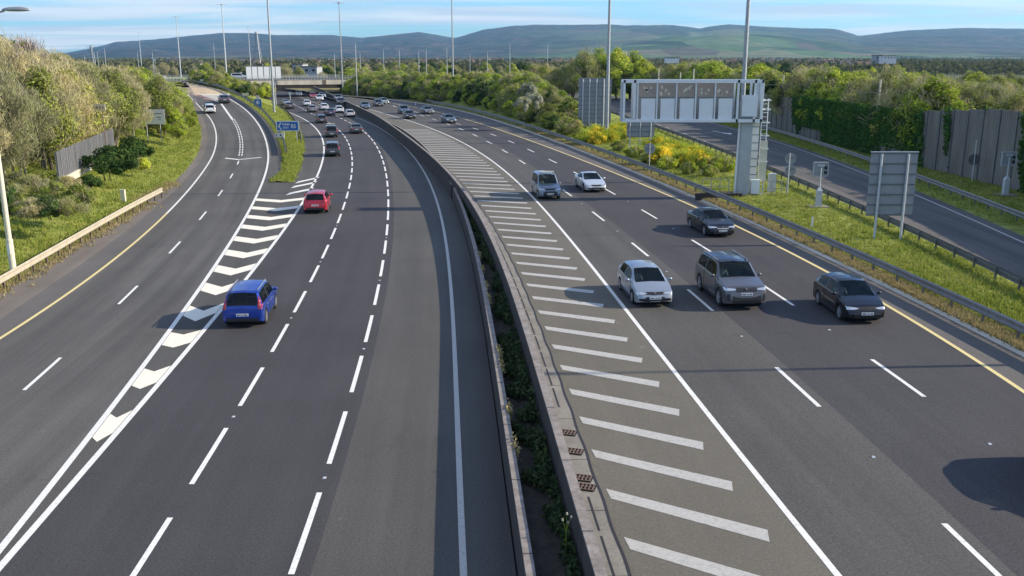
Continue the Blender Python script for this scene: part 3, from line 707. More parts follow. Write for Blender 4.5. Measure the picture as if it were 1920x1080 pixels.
# ------------------------------------------------------------------ vehicles
# side profile from tail (x=0) to nose (x=1): (x, top z, belt z, half width factor)
CARS = {
 'hatch': dict(L=4.3, W=1.79, wb=(0.20, 0.80), r=0.315, zb=0.20, inset=0.30, rs=(0.02, 0.135), ws=(0.56, 0.765), sg=(0.15, 0.66), pil=(0.36, 0.385),
   p=[(0, .55, .50, .80), (.008, .78, .74, .88), (.02, .98, .93, .93), (.045, 1.12, .95, .96), (.135, 1.36, .96, .98), (.20, 1.43, .955, .99), (.38, 1.475, .945, 1), (.50, 1.46, .935, 1), (.56, 1.42, .93, 1), (.66, 1.19, .925, 1), (.765, .97, .90, .99), (.86, .87, .82, .97), (.94, .76, .72, .93), (.975, .66, .62, .88), (.992, .52, .49, .82), (1, .40, .38, .76)]),
 'saloon': dict(L=4.7, W=1.83, wb=(0.215, 0.805), r=0.33, zb=0.18, inset=0.33, rs=(0.155, 0.285), ws=(0.545, 0.715), sg=(0.23, 0.645), pil=(0.40, 0.42),
   p=[(0, .55, .50, .80), (.006, .80, .76, .87), (.02, .98, .93, .92), (.06, 1.03, .96, .95), (.155, 1.07, .955, .98), (.285, 1.38, .945, .99), (.36, 1.435, .94, 1), (.46, 1.445, .93, 1), (.545, 1.40, .925, 1), (.64, 1.16, .915, 1), (.715, .975, .90, .99), (.83, .90, .84, .975), (.93, .79, .74, .93), (.975, .66, .62, .87), (.992, .50, .47, .81), (1, .38, .36, .76)]),
 'coupe': dict(L=4.75, W=1.87, wb=(0.215, 0.79), r=0.33, zb=0.18, inset=0.40, rs=(0.13, 0.31), ws=(0.50, 0.715), sg=(0.26, 0.62), pil=(0.40, 0.41),
   p=[(0, .55, .50, .78), (.008, .80, .76, .86), (.02, .97, .92, .91), (.06, 1.02, .95, .95), (.13, 1.06, .95, .98), (.31, 1.35, .94, .99), (.40, 1.395, .93, 1), (.50, 1.35, .92, 1), (.60, 1.13, .91, 1), (.715, .93, .88, .99), (.83, .84, .79, .97), (.93, .72, .68, .92), (.975, .60, .56, .85), (.992, .46, .43, .78), (1, .36, .34, .70)]),
 'suv': dict(L=4.85, W=1.98, wb=(0.20, 0.80), r=0.385, zb=0.26, inset=0.22, rs=(0.015, 0.085), ws=(0.585, 0.735), sg=(0.09, 0.665), pil=(0.33, 0.355),
   p=[(0, .62, .55, .84), (.005, .95, .90, .91), (.015, 1.16, 1.10, .95), (.04, 1.30, 1.13, .97), (.085, 1.66, 1.15, .98), (.14, 1.74, 1.15, .99), (.40, 1.79, 1.14, 1), (.52, 1.77, 1.13, 1), (.585, 1.72, 1.125, 1), (.66, 1.44, 1.12, 1), (.735, 1.19, 1.10, 1), (.84, 1.11, 1.04, .98), (.94, 1.02, .95, .95), (.978, .90, .84, .91), (.993, .66, .62, .86), (1, .46, .44, .82)]),
 'boxy': dict(L=4.2, W=1.80, wb=(0.19, 0.81), r=0.335, zb=0.22, inset=0.22, rs=(0.012, 0.075), ws=(0.62, 0.755), sg=(0.09, 0.70), pil=(0.37, 0.395),
   p=[(0, .60, .54, .84), (.006, .85, .80, .91), (.012, 1.02, .96, .94), (.03, 1.12, .98, .96), (.075, 1.53, 1.0, .975), (.12, 1.59, 1.0, .99), (.38, 1.63, 1.0, 1), (.54, 1.62, 1.0, 1), (.62, 1.57, 1.0, 1), (.69, 1.31, 1.0, 1), (.755, 1.10, .98, 1), (.86, 1.02, .94, .98), (.95, .92, .86, .94), (.98, .80, .75, .90), (.994, .58, .55, .84), (1, .42, .40, .78)]),
 'van': dict(L=4.5, W=1.80, wb=(0.19, 0.80), r=0.33, zb=0.22, inset=0.14, rs=(0.010, 0.045), ws=(0.60, 0.755), sg=(0.10, 0.69), pil=(0.40, 0.43),
   p=[(0, .60, .54, .90), (.005, .90, .86, .95), (.010, 1.05, 1.0, .97), (.02, 1.15, 1.03, .98), (.045, 1.74, 1.06, .985), (.08, 1.80, 1.06, .99), (.40, 1.84, 1.05, 1), (.54, 1.82, 1.04, 1), (.60, 1.77, 1.03, 1), (.68, 1.42, 1.02, 1), (.755, 1.13, 1.0, 1), (.86, 1.02, .96, .98), (.94, .92, .86, .94), (.978, .80, .75, .90), (.993, .58, .55, .84), (1, .42, .40, .80)]),
}
def quad_patch(bvh, side, y0, y1, z0, z1, shape=None, off_=0.012, ny=8, nz=5, slant=0.0, L=4.0):
    """small panel laid on the front (side=1) or rear (side=-1) of the body"""
    vs = []; ok = []
    for j in range(nz + 1):
        for i in range(ny + 1):
            u, t = i / ny, j / nz
            y = y0 + (y1 - y0) * u; lo, hi = (z0, z1) if shape is None else shape(u)
            z = lo + (hi - lo) * t
            h, nrm, _, _ = bvh.ray_cast(Vector((side * (L / 2 + 2), y, z)), Vector((-side, 0, 0)))
            if h is None: vs.append(None); continue
            nn = nrm if nrm.x * side > 0 else -nrm
            vs.append(h + nn * off_)
    n = ny + 1; fs = []
    for j in range(nz):
        for i in range(ny):
            q = (j * n + i, j * n + i + 1, (j + 1) * n + i + 1, (j + 1) * n + i)
            if all(vs[k] is not None for k in q) and max(vs[k].x for k in q) - min(vs[k].x for k in q) < 0.5: fs.append(q)
    m = {}; out = []
    for q in fs:
        for k in q:
            if k not in m: m[k] = len(out); out.append(vs[k])
    b = MB(); b.add(out, [tuple(m[k] for k in q) for q in fs]); return b
def wheel_meshes(r, wdt=0.21):
    t = MB(); n = 22; prof_ = [(r * .66, -wdt / 2), (r * .93, -wdt / 2), (r, -wdt / 2 + .03), (r, wdt / 2 - .03), (r * .93, wdt / 2), (r * .66, wdt / 2)]
    vs = [(p * math.cos(2 * math.pi * i / n), q, p * math.sin(2 * math.pi * i / n)) for i in range(n) for p, q in prof_]; k = len(prof_)
    t.add(vs, [(i * k + j, i * k + j + 1, ((i + 1) % n) * k + j + 1, ((i + 1) % n) * k + j) for i in range(n) for j in range(k - 1)])
    rm = MB()
    vs = []; ring = [(r * .66, wdt / 2 - .005), (r * .60, wdt / 2 - .012), (r * .57, wdt / 2 - .05)]
    for i in range(n):
        for p, q in ring: vs.append((p * math.cos(2 * math.pi * i / n), q, p * math.sin(2 * math.pi * i / n)))
    rm.add(vs, [(i * 3 + j, i * 3 + j + 1, ((i + 1) % n) * 3 + j + 1, ((i + 1) % n) * 3 + j) for i in range(n) for j in range(2)])
    for i in range(5):
        a_ = 2 * math.pi * i / 5 + .3
        for da in (-.13, .13):
            ca, sa = math.cos(a_ + da), math.sin(a_ + da); c2, s2 = math.cos(a_), math.sin(a_)
            rm.bar((c2 * r * .08, wdt / 2 - .02, s2 * r * .08), (ca * r * .60, wdt / 2 - .012, sa * r * .60), .045, .03)
    rm.tube((0, wdt / 2 - .06, 0), (0, wdt / 2 - .005, 0), r * .13, r * .10, 10)
    bk = MB(); bk.tube((0, -.02, 0), (0, wdt / 2 - .07, 0), r * .62, r * .62, 18)
    return t.mesh('tyre', 40), rm.mesh('rim', 40), bk.mesh('brake', 40)
def make_car(kind, color, name, label, cat='car', detail=True, front='plain', rails=False, black_trim=False, bar=False, label_group=None, plate_gap=True, roof=None):
    S = CARS[kind]; L, W = S['L'], S['W']; r = S['r']; zb = S['zb']; hw = W / 2
    root = empty(name); tag(root, label, cat, label_group); root['_kind'] = kind
    px, pt, pb, pw = (np.array([q[i] for q in S['p']]) for i in range(4))
    xs = sorted(set([round(x, 4) for x in list(px)] + list(np.linspace(0, 1, 58)) + list(S['ws']) + list(S['rs']) + list(S['sg']) + list(S['pil'])))
    xw = [S['wb'][0] * L, S['wb'][1] * L]; Ra = r + 0.055
    for w0 in xw:
        for k in np.linspace(-1, 1, 13): xs.append((w0 + Ra * math.sin(k * math.pi / 2)) / L)
    xs = sorted(set(round(float(x), 4) for x in xs)); xs2 = [xs[0]]
    for x in xs[1:]:
        if x - xs2[-1] > 0.0022 or x in (1.0,): xs2.append(x)
    xs = xs2; V = []; n = 11
    for x in xs:
        zt, zbl, wf = float(np.interp(x, px, pt)), float(np.interp(x, px, pb)), float(np.interp(x, px, pw))
        w_ = hw * wf; g = max(0.02, zt - zbl); X = x * L - L / 2
        zbo = zb + (0.10 * max(0, (0.06 - x) / 0.06) + 0.06 * max(0, (x - 0.95) / 0.05))
        zs = zbo + 0.02
        for w0 in xw:
            d = abs(x * L - w0)
            if d < Ra: zs = max(zs, r + math.sqrt(Ra * Ra - d * d) * 0.98)
        zs = min(zs, zbl - .06)
        ins = S['inset'] * g * (1.25 if g > .2 else .9); up = min(1, g / .3)
        r_in = 0.10 + 0.05 * (1 - up)
        V += [(X, 0, zbo), (X, w_ - .24, zbo), (X, w_ - .24, zs), (X, w_ - .012, zs), (X, w_ + .0, zs * .5 + zbl * .5 if zs > .5 else max(zs + .12, .42)),
              (X, w_ - .004, zbl - .10 if zbl - .10 > zs + .03 else zbl - .03), (X, w_ - .035, zbl), (X, w_ - .035 - .012, zbl + .025 * up + .002),
              (X, w_ - .04 - ins, zt - .085 * up - .008), (X, w_ - .04 - ins - r_in, zt - .012), (X, 0, zt + .012 + .012 * up)]
    m = len(xs)
    def idx(i, j): return i * n + j
    nv = len(V); V += [(x, -y, z) for x, y, z in V]
    reg = {}
    def put(k, q): reg.setdefault(k, []).append(q)
    for i in range(m - 1):
        xm = (xs[i] + xs[i + 1]) / 2
        for j in range(n - 1):
            q = (idx(i, j), idx(i + 1, j), idx(i + 1, j + 1), idx(i, j + 1)); q2 = tuple(nv + k for k in q[::-1])
            k = 'body'
            if j < 3: k = 'under'
            elif j == 7 and S['sg'][0] < xm < S['sg'][1]:
                a_, b_ = S['pil']
                k = 'pillar' if a_ < xm < b_ else ('sideR' if xm < a_ else 'sideF')
            elif j == 9 and S['ws'][0] < xm < S['ws'][1]: k = 'wind'
            elif j == 9 and S['rs'][0] < xm < S['rs'][1]: k = 'rear'
            elif roof and j in (8, 9) and S['rs'][1] < xm < S['ws'][0]: k = 'roof'
            put(k + ('_L' if k.startswith('side') or k == 'pillar' else ''), q)
            put(k + ('_R' if k.startswith('side') or k == 'pillar' else ''), q2)
    for i in (0, m - 1):                                   # closing ends
        for j in range(3, n - 1):
            q = (idx(i, j), idx(i, j + 1), nv + idx(i, j + 1), nv + idx(i, j)); put('body', q if i == 0 else q[::-1])
        q = (idx(i, 0), idx(i, 3), nv + idx(i, 3)); 
        put('under', (idx(i, 1), idx(i, 3), nv + idx(i, 3), nv + idx(i, 1)))
    def region(ks):
        mp = {}; vs = []; fs = []
        for k in ks:
            for q in reg.get(k, []):
                qq = []
                for a_ in q:
                    key = tuple(round(c, 4) for c in V[a_])
                    if key not in mp: mp[key] = len(vs); vs.append(key)
                    if mp[key] not in qq: qq.append(mp[key])
                if len(qq) >= 3: fs.append(tuple(qq))
        b = MB(); b.add(vs, fs); return b
    def mk(nm, b, mat, sm=None, par=root, **k):
        if not b.f: return None
        return b.build(nm, mat, par, sm, **k)
    bod = mk('body', region(['body']), 'car_paint', 48); bod.color = (*color, 1)
    if roof: rp = mk('roof_panel', region(['roof']), 'car_paint', 40); rp.color = (*roof, 1)
    mk('underbody', region(['under']), 'black')
    mk('windscreen', region(['wind']), 'car_glass', 40); mk('rear_window', region(['rear']), 'car_glass', 40)
    for s_ in 'LR':
        mk('side_window', region(['sideF_' + s_]), 'car_glass', 40); mk('side_window', region(['sideR_' + s_]), 'car_glass', 40)
        mk('door_pillar', region(['pillar_' + s_]), 'trim', 40)
    full = region(['body', 'roof', 'wind', 'rear', 'sideF_L', 'sideF_R', 'sideR_L', 'sideR_R'])
    bvh = BVHTree.FromPolygons([Vector(q) for q in full.v], full.f)
    pf = lambda t: float(np.interp(t, px, pt))
    H1 = pf(.94); wF = hw * float(np.interp(.975, px, pw)); 
    Q = lambda *a_, **k: quad_patch(bvh, *a_, L=L, **k)
    # cabin seen through the glass
    xd = S['ws'][1] * L - L / 2 - .25; zd = float(np.interp(S['ws'][1], px, pb))
    mk('dashboard', MB().box((xd - .12, 0, zd - .10), (.45, W * .74, .16)), 'cabin_dark')
    mk('cabin_floor', MB().box((-.1, 0, zb + .16), (L * .55, W * .72, .06)), 'cabin_dark')
    x1 = xd - .95
    for s_ in (-1, 1):
        mk('seat', MB().box((x1 - .12, s_ * .37, zd - .12), (.16, .46, .66)).box((x1 - .14, s_ * .37, zd + .28), (.10, .26, .18)).box((x1 + .12, s_ * .37, zd - .42), (.5, .46, .12)), 'seat_cloth')
    mk('rear_seat', MB().box((x1 - 1.0, 0, zd - .12), (.16, W * .62, .66)).box((x1 - .78, 0, zd - .42), (.45, W * .62, .12)), 'seat_cloth')
    # front
    hz0, hz1 = H1 - .20, H1 - .045
    for s_ in (-1, 1):
        sh = lambda u, s_=s_: (hz0 + .03 * (1 - (u if s_ > 0 else 1 - u)) + .03, hz1 - .05 + .045 * (u if s_ > 0 else 1 - u)) 
        b = Q(1, *(sorted((s_ * (wF - .42), s_ * (wF + .035)))), hz0, hz1, shape=sh, ny=10, off_=.012)
        mk('headlight', b, 'headlamp', 40)
    gz1 = hz1 - .03
    if front == 'tall':
        mk('grille', Q(1, -wF + .44, wF - .44, hz0 - .01, hz1 - .01, ny=10), 'car_grille')
        mk('air_intake', Q(1, -wF + .26, wF - .26, zb + .08, zb + .30, ny=12, shape=lambda u: (zb + .08, zb + .30 + .10 * (2 * abs(u - .5)) ** 3)), 'car_grille')
        for s_ in (-1, 1): mk('side_intake', Q(1, *sorted((s_ * (wF - .17), s_ * (wF - .03))), zb + .20, zb + .46, ny=3), 'car_grille')
        mk('skid_plate', Q(1, -wF + .30, wF - .30, zb + .03, zb + .07, ny=8), 'alloy')
    elif front == 'star':
        mk('grille', Q(1, -.38, .38, hz0 - .10, hz1 - .02, ny=10, shape=lambda u: (hz0 - .10 + .05 * abs(u - .5), hz1 - .02)), 'car_grille')
        bb = Q(1, -.37, .37, hz0 - .01, hz0 + .02, off_=.022, nz=1); mk('grille_bar', bb, 'chrome')
        mk('air_intake', Q(1, -wF + .2, wF - .2, zb + .10, zb + .24, ny=12), 'car_grille')
    else:
        mk('grille', Q(1, -wF + .36, wF - .36, hz0 + .02, gz1, ny=12, shape=lambda u: (hz0 + .01 + .06 * abs(u - .5), gz1 + .01)), 'car_grille')
        mk('air_intake', Q(1, -.56, .56, zb + .06, hz0 - .06, ny=14, shape=lambda u: (zb + .07 + .06 * abs(u - .5), hz0 - .06 - (.0 if .12 < u < .88 else .07))), 'car_grille')
    if front == 'split':
        for s_ in (-1, 1): mk('fog_lamp_recess', Q(1, *sorted((s_ * (wF - .30), s_ * (wF - .06))), zb + .13, zb + .24, ny=5), 'car_grille')
    if front != 'plain':
        e_ = MB(); h, nr, _, _ = bvh.ray_cast(Vector((L, 0, (hz0 + gz1) / 2 + .03)), Vector((-1, 0, 0)))
        if h: e_.tube(h + Vector((-.01, 0, 0)), h + Vector((.03, 0, 0)), .055, .05, 12); mk('badge', e_, 'chrome', 30)
    def plate(sd, z):
        h, nr, _, _ = bvh.ray_cast(Vector((sd * L, 0, z)), Vector((-sd, 0, 0)))
        if h is None: return
        c0 = MB().box((h.x + sd * .022, 0, z), (.02, .52, .115)); p_ = mk('number_plate', c0, 'plate')
        c0 = MB(); y = -.20
        for k in range(8):
            if k not in (3, 5): c0.box((h.x + sd * .034, y, z), (.003, .035, .062))
            y += .057
        c0.box((h.x + sd * .0335, 0, z), (.0015, .44, .006))
        mk('lettering_strokes', c0, 'plate_ink', par=p_)
    plate(1, zb + .25 if front != 'tall' else hz0 - .11)
    # rear
    zrb = float(np.interp(.02, px, pt)); wR = hw * float(np.interp(.015, px, pw))
    if kind in ('boxy', 'van'):
        for s_ in (-1, 1):
            mk('tail_light', Q(-1, *sorted((s_ * (wR - .17), s_ * (wR - .0))), .84, 1.42, ny=4, nz=10, shape=(lambda u, s_=s_: (.86, 1.48 if (u if s_ < 0 else 1 - u) > .4 else 1.12)) ), 'lamp_red')
    else:
        for s_ in (-1, 1):
            mk('tail_light', Q(-1, *sorted((s_ * (wR - .36), s_ * (wR + .025))), zrb - .20, zrb - .06, ny=6), 'lamp_red')
    plate(-1, .62 if kind in ('hatch', 'boxy', 'van', 'suv') else .72)
    mk('bumper_trim', Q(-1, -wR + .16, wR - .16, zb + .12, zb + .25, ny=8), 'trim')
    # sills, mirrors, wheels
    for s_ in (-1, 1):
        b = MB(); xm = S['ws'][1] * L - L / 2 - .30; zm = float(np.interp(S['ws'][1], px, pb)) + .10
        b.tube((xm, s_ * (hw - .05), zm - .05), (xm, s_ * (hw + .06), zm - .02), .025, .025, 6)
        bm_ = bmesh.new(); bmesh.ops.create_icosphere(bm_, subdivisions=2, radius=1); 
        for q in bm_.verts: q.co = Vector((xm + q.co.x * .085, s_ * (hw + .10) + q.co.y * .10, zm + .01 + q.co.z * .075))
        b.add([q.co[:] for q in bm_.verts], [[q.index for q in f_.verts] for f_ in bm_.faces]); bm_.free()
        mo = mk('mirror', b, 'car_paint', 40); mo.color = (*color, 1)
        if rails: mk('roof_rail', MB().tube((L * (S['rs'][1] + .03) - L / 2, s_ * (hw * .70), pf(.3) - .0), (L * S['ws'][0] - L / 2 - .1, s_ * (hw * .70), pf(.5) - .0), .022, .022, 6), 'galv', 40)
    for s_ in (-1, 1):
        x0, x1 = xw[0] + Ra + .02, xw[1] - Ra - .02
        mk('sill', MB().box(((x0 + x1) / 2 - L / 2, s_ * (hw - .02), zb + .07), (x1 - x0, .05, .12)), 'trim')
    tm, rm, bkm = wheel_meshes(r)
    for wx in xw:
        for s_ in (-1, 1):
            wl = link('wheel', tm, 'rubber', root, (wx - L / 2, s_ * (hw - .115), r), 0 if s_ > 0 else math.pi)
            link('rim', rm, 'alloy', wl); link('brake', bkm, 'black', wl)
    if bar:
        b = MB().box((L * .08, 0, pf(.5) + .13), (.26, 1.15, .10)); mk('beacon_bar', b, 'sign_cream')
        for s_ in (-1, 1): mk('bar_foot', MB().box((L * .08, s_ * .5, pf(.5) + .05), (.06, .05, .10)), 'black')
    # cut lines of the doors and the bonnet
    for t in (S['pil'][0] + .01, S['ws'][1] - .03):
        x = t * L - L / 2
        for s_ in (-1, 1):
            z1 = float(np.interp(t, px, pb)) - .02; mk('panel_seam', MB().box((x, s_ * (hw - .0), (zb + .22 + z1) / 2), (.014, .012, z1 - zb - .22)), 'black')
    return root
def copy_thing(src, color=None, label=None, group=None):
    o = src.copy(); COL.objects.link(o)
    if label: o['label'] = label
    if group: o['group'] = group
    elif 'group' in o: del o['group']
    for c_ in kids(src):
        d = c_.copy(); COL.objects.link(d); d.parent = o
        if color is not None and c_.name.split('.')[0] in ('body', 'mirror'): d.color = (*color, 1)
        for g in kids(c_):
            q = g.copy(); COL.objects.link(q); q.parent = d
    return o
def place(o, px, py, c, z=0.0, away=True, lane=None, yaw=0.0):
    """px,py: picture position of the middle of the car's footprint"""
    zf = z if callable(z) else (lambda Y: z)
    X, Y = Pz(px, py, zf) if callable(z) else P(px, py, z)
    s_ = c.slope(Y) if hasattr(c, 'slope') else (c(Y + .5) - c(Y - .5))
    a_ = math.atan2(1, s_)
    o.location = (X, Y, zf(Y) + 0.002); dz = (zf(Y + 1) - zf(Y - 1)) / 2
    o.rotation_euler = (0, -math.atan(dz) if away else math.atan(dz), (a_ if away else a_ + math.pi) + R(yaw))
    return o
def driver(car, name_label):
    """head, shoulders and arms of the driver behind the windscreen"""
    S = CARS[car['_kind']]; L = S['L']; xd = S['ws'][1] * L - L / 2 - .25; zd = float(np.interp(S['ws'][1], [q[0] for q in S['p']], [q[2] for q in S['p']]))
    bm = bmesh.new(); P_ = [(-.02, 0, -.45, .15), (0, 0, -.15, .17), (.01, 0, .10, .15), (.02, 0, .22, .065), (.03, 0, .33, .095), (.03, 0, .42, .075), (.03, .19, .10, .085), (.18, .25, -.10, .05), (.42, .20, -.02, .04), (.03, -.19, .10, .085), (.18, -.25, -.10, .05), (.42, -.20, -.02, .04)]
    vs = [bm.verts.new(q[:3]) for q in P_]
    for a_, b_ in ((0, 1), (1, 2), (2, 3), (3, 4), (4, 5), (2, 6), (6, 7), (7, 8), (2, 9), (9, 10), (10, 11)): bm.edges.new((vs[a_], vs[b_]))
    me = bpy.data.meshes.new('person'); bm.to_mesh(me); bm.free()
    o = bpy.data.objects.new('person', me); COL.objects.link(o); o.modifiers.new('skin', 'SKIN'); o.modifiers.new('sub', 'SUBSURF').levels = 1
    for i_, q in enumerate(P_): me.skin_vertices[0].data[i_].radius = (q[3], q[3])
    me.skin_vertices[0].data[0].use_root = True
    dg = bpy.context.evaluated_depsgraph_get(); dg.update(); m2_ = bpy.data.meshes.new_from_object(o.evaluated_get(dg)); bpy.data.objects.remove(o)
    m2_.materials.clear(); m2_.materials.append(MATS['shirt_pale']); m2_.materials.append(MATS['skin'])
    for p_ in m2_.polygons:
        p_.use_smooth = True
        if p_.center.z > .19 or p_.center.x > .34: p_.material_index = 1
    o = bpy.data.objects.new('person', m2_); COL.objects.link(o)
    o.matrix_world = car.matrix_basis @ Matrix.Translation((xd - 1.0, -.37, zd - .02))
    tag(o, name_label, 'person')
col_ = dict(blue=(0.008, 0.042, 0.30), red=(0.48, 0.022, 0.04), silver=(0.31, 0.345, 0.38), grey=(0.17, 0.175, 0.18), black=(0.012, 0.013, 0.015), white=(0.80, 0.80, 0.78), dkgrey=(0.06, 0.065, 0.07), bluegrey=(0.10, 0.14, 0.22), pale=(0.55, 0.55, 0.52), darkblue=(0.02, 0.035, 0.08), gunmetal=(0.115, 0.115, 0.12))
soul = make_car('boxy', col_['blue'], 'car', 'bright blue boxy hatchback driving away across the chevrons', rails=True)
place(soul, 473, 592, cA)
civic = make_car('hatch', col_['silver'], 'car', 'silver hatchback coming closer in the lane beside the hatched margin', front='split')
place(civic, 1207, 555, cE, ZR, False)
rr = make_car('suv', col_['gunmetal'], 'car', 'large grey off-roader with dark roof between the silver and black hatchbacks', front='tall', roof=(.02, .022, .026), rails=True)
rr.scale = (1, 1, 1.04); place(rr, 1366, 557, cF, ZR, False)
polo = make_car('hatch', col_['black'], 'car', 'black hatchback coming closer beside the yellow edge line', front='plain')
polo.scale = (.96, .99, 1.03); place(polo, 1588, 584, cY, ZR, False)
merc = make_car('saloon', col_['black'], 'car', 'black saloon with bright headlights passing over the yellow edge line', front='star')
place(merc, 1331, 433, cY, ZR, False)
peug = make_car('coupe', (0.60, 0.63, 0.63), 'car', 'pale silver coupe beside the grey van', front='split')
place(peug, 1106, 354, cF, ZR, False)
caddy = make_car('van', (0.20, 0.235, 0.27), 'van', 'grey van with a pale beacon bar on its roof', 'van', bar=True)
place(caddy, 1023, 367, cE, ZR, False)
redc = make_car('hatch', col_['red'], 'car', 'bright red hatchback driving away beside the chevrons')
redc.scale = (1, 1.02, 1.06); place(redc, 596, 393, cA)
sal = make_car('saloon', col_['dkgrey'], 'car', 'x')            # source for distant saloons
def put(src, color, px, py, c, z, away, label, sc=(1, 1, 1)):
    o = copy_thing(src, color, label); o.scale = sc; place(o, px, py, c, z, away); return o
# southbound, going away
place(sal, 667, 249, cC); sal['label'] = 'dark grey saloon driving away between the second and third lanes'
put(soul, col_['dkgrey'], 624, 291, cA, 0, True, 'dark grey tall hatchback driving away, nearest of the cars beyond the red one', (1, 1, 1.02))
put(caddy, (0.07, 0.075, 0.08), 621, 256, cA, 0, True, 'dark grey box-shaped van driving away on the inside lane', (1, .98, .95))
put(civic, col_['dkgrey'], 602, 230, cA, 0, True, 'dark hatchback on the inside lane behind the blue direction sign')
put(civic, col_['pale'], 655, 219, cC, 0, True, 'pale grey hatchback driving away close to the median wall')
put(civic, col_['white'], 635, 211, cC, 0, True, 'white hatchback directly behind the pale grey one near the median')
put(civic, col_['white'], 607, 206, cC, 0, True, 'white hatchback in the middle of the distant queue')
put(sal, col_['darkblue'], 618, 216.5, cB, 0, True, 'dark blue saloon in the centre lane of the distant queue')
put(sal, col_['grey'], 585, 210, cB, 0, True, 'blurred grey saloon in the centre lane left of the white hatchback')
put(civic, col_['white'], 575, 198.5, cC, 0, True, 'white hatchback farthest along, close to the bridge')
put(sal, col_['dkgrey'], 542, 203.5, cA, 0, True, 'dark saloon on the inside lane just before the bridge')
put(sal, col_['silver'], 535, 197, cA, 0, True, 'silver saloon about to pass under the bridge')
# northbound, coming closer
put(sal, (0.10, 0.13, 0.16), 841, 230, cF, ZR, False, 'grey blue saloon alone ahead of the distant northbound cars')
put(civic, col_['black'], 767, 222, cE, ZR, False, 'black hatchback with lit front beside the hatched margin')
put(rr, col_['bluegrey'], 757, 213, cE, ZR, False, 'blue grey off-roader just behind the black hatchback', (.9, .9, .9))
put(sal, col_['grey'], 801, 213, cF, ZR, False, 'grey saloon in the tree shade of the outer lane')
put(sal, (0.09, 0.13, 0.2), 684, 203.5, cE, ZR, False, 'steel blue saloon beside the pale drain strip')
put(sal, col_['dkgrey'], 709, 199, cF, ZR, False, 'dark saloon of the far pair, in front')
put(civic, (0.30, 0.36, 0.34), 719, 195, cY, ZR, False, 'pale green hatchback of the far pair, behind')
put(sal, col_['black'], 639, 195, cE, ZR, False, 'black saloon leading the cars out from under the bridge')
put(rr, col_['silver'], 634, 188.5, cE, ZR, False, 'silver off-roader at the edge of the bridge shade', (.9, .9, .85))
put(civic, col_['white'], 599, 188.5, cE, ZR, False, 'white hatchback in the shade under the bridge')
put(civic, col_['red'], 587, 184, cE, ZR, False, 'dull red hatchback in the shade under the bridge')
put(sal, col_['silver'], 604, 183, cF, ZR, False, 'silver saloon deep in the shade under the bridge')
put(civic, col_['grey'], 560, 180, cE, ZR, False, 'grey hatchback farthest under the bridge')
# slip road
put(civic, col_['white'], 393, 210.5, cM, ramp_z, True, 'white hatchback on the slip road below the flowering shrubs')
put(sal, col_['dkgrey'], 420, 192, cM, ramp_z, True, 'dark saloon climbing the slip road by the buff surface')
# the car whose shadow lies at the lower right, just beyond the frame
o = copy_thing(civic, col_['grey'], 'grey hatchback on the outer lane at the lower right'); Xc, Yc = P(1985, 945, ZR); o.location = (Xc + 1.45, Yc + .7, ZR + .002)
o.rotation_euler = (0, 0, math.atan2(-1, 0.0) ); o['label'] = 'grey hatchback in the outer northbound lane, only its shadow showing'

driver(civic, 'driver in a pale shirt behind the wheel of the silver hatchback')
driver(rr, 'driver in a pale shirt behind the wheel of the large grey off-roader')
driver(polo, 'driver behind the windscreen of the near black hatchback')
driver(merc, 'driver behind the windscreen of the black saloon')
driver(caddy, 'driver behind the windscreen of the van with the beacon bar')
driver(peug, 'driver behind the windscreen of the pale silver coupe')
# ------------------------------------------------------------------ safety barriers
def w_beam(name, c, zf, y0, y1, mat, label, post_step, post_mat, side=1, h=0.70, parent_mat=None):
    """side: +1 when the rail is on the +X face of the posts"""
    rt = empty(name, (c(y0), y0, zf(y0))); tag(rt, label, 'safety barrier')
    off0 = Vector(rt.location); Y = ys(y0, y1, 1.4, 0.008); pr = [(0.0, -.20), (.06, -.15), (.06, -.09), (.0, -.04), (0, .04), (.06, .09), (.06, .15), (0, .20)]
    v = []
    for y in Y:
        for dx, dz in pr: v.append((c(y) + side * (dx + .05), y, zf(y) + h - .155 + dz))
    k = len(pr); b = MB(); b.v = [tuple(Vector(p) - off0) for p in v]; b.f = [(j * k + i, j * k + i + 1, (j + 1) * k + i + 1, (j + 1) * k + i) for j in range(len(Y) - 1) for i in range(k - 1)]
    me = bpy.data.meshes.new('rail'); me.from_pydata(b.v, [], b.f); me.update(); link('rail', me, mat, rt)
    pm = MB().box((0, 0, h / 2 - .16), (.10, .06, h + .28)).mesh('post')
    y = y0 + .4; n = 0
    while y < y1 and n < 95:
        link('post', pm, post_mat, rt, Vector((c(y) - side * .02, y, zf(y))) - off0); y += post_step + (0.6 if y > 110 else 0); n += 1
    return rt
w_beam('safety_barrier', cB0, lambda Y: ramp_z(Y), cB0.y0 - 26, P(303, 357, 0.62)[1], 'rail_tan', 'pale tan crash barrier on the left below the grass bank', 2.0, 'rust', 1, .82)
w_beam('safety_barrier', B1x, lambda Y: 0.84, 20, 235, 'rail_weathered', 'grey crash barrier between the northbound shoulder and the middle verge', 2.4, 'galv_dark', -1, .72)
w_beam('safety_barrier', cB2, lambda Y: 0.9, 20, 230, 'galv_dark', 'dark crash barrier along the near side of the parallel slip road', 2.4, 'galv_dark', 1, .70)
w_beam('safety_barrier', cB3, lambda Y: 0.93, 20, 225, 'rail_weathered', 'grey crash barrier in front of the ivy covered timber wall', 2.4, 'galv_dark', -1, .70)
w_beam('safety_barrier', lambda Y: rampR(Y) + .5, lambda Y: ramp_z(Y), 112, 252, 'galv_dark', 'dark crash barrier on the outer edge of the climbing slip road', 2.4, 'galv_dark', -1, .80)
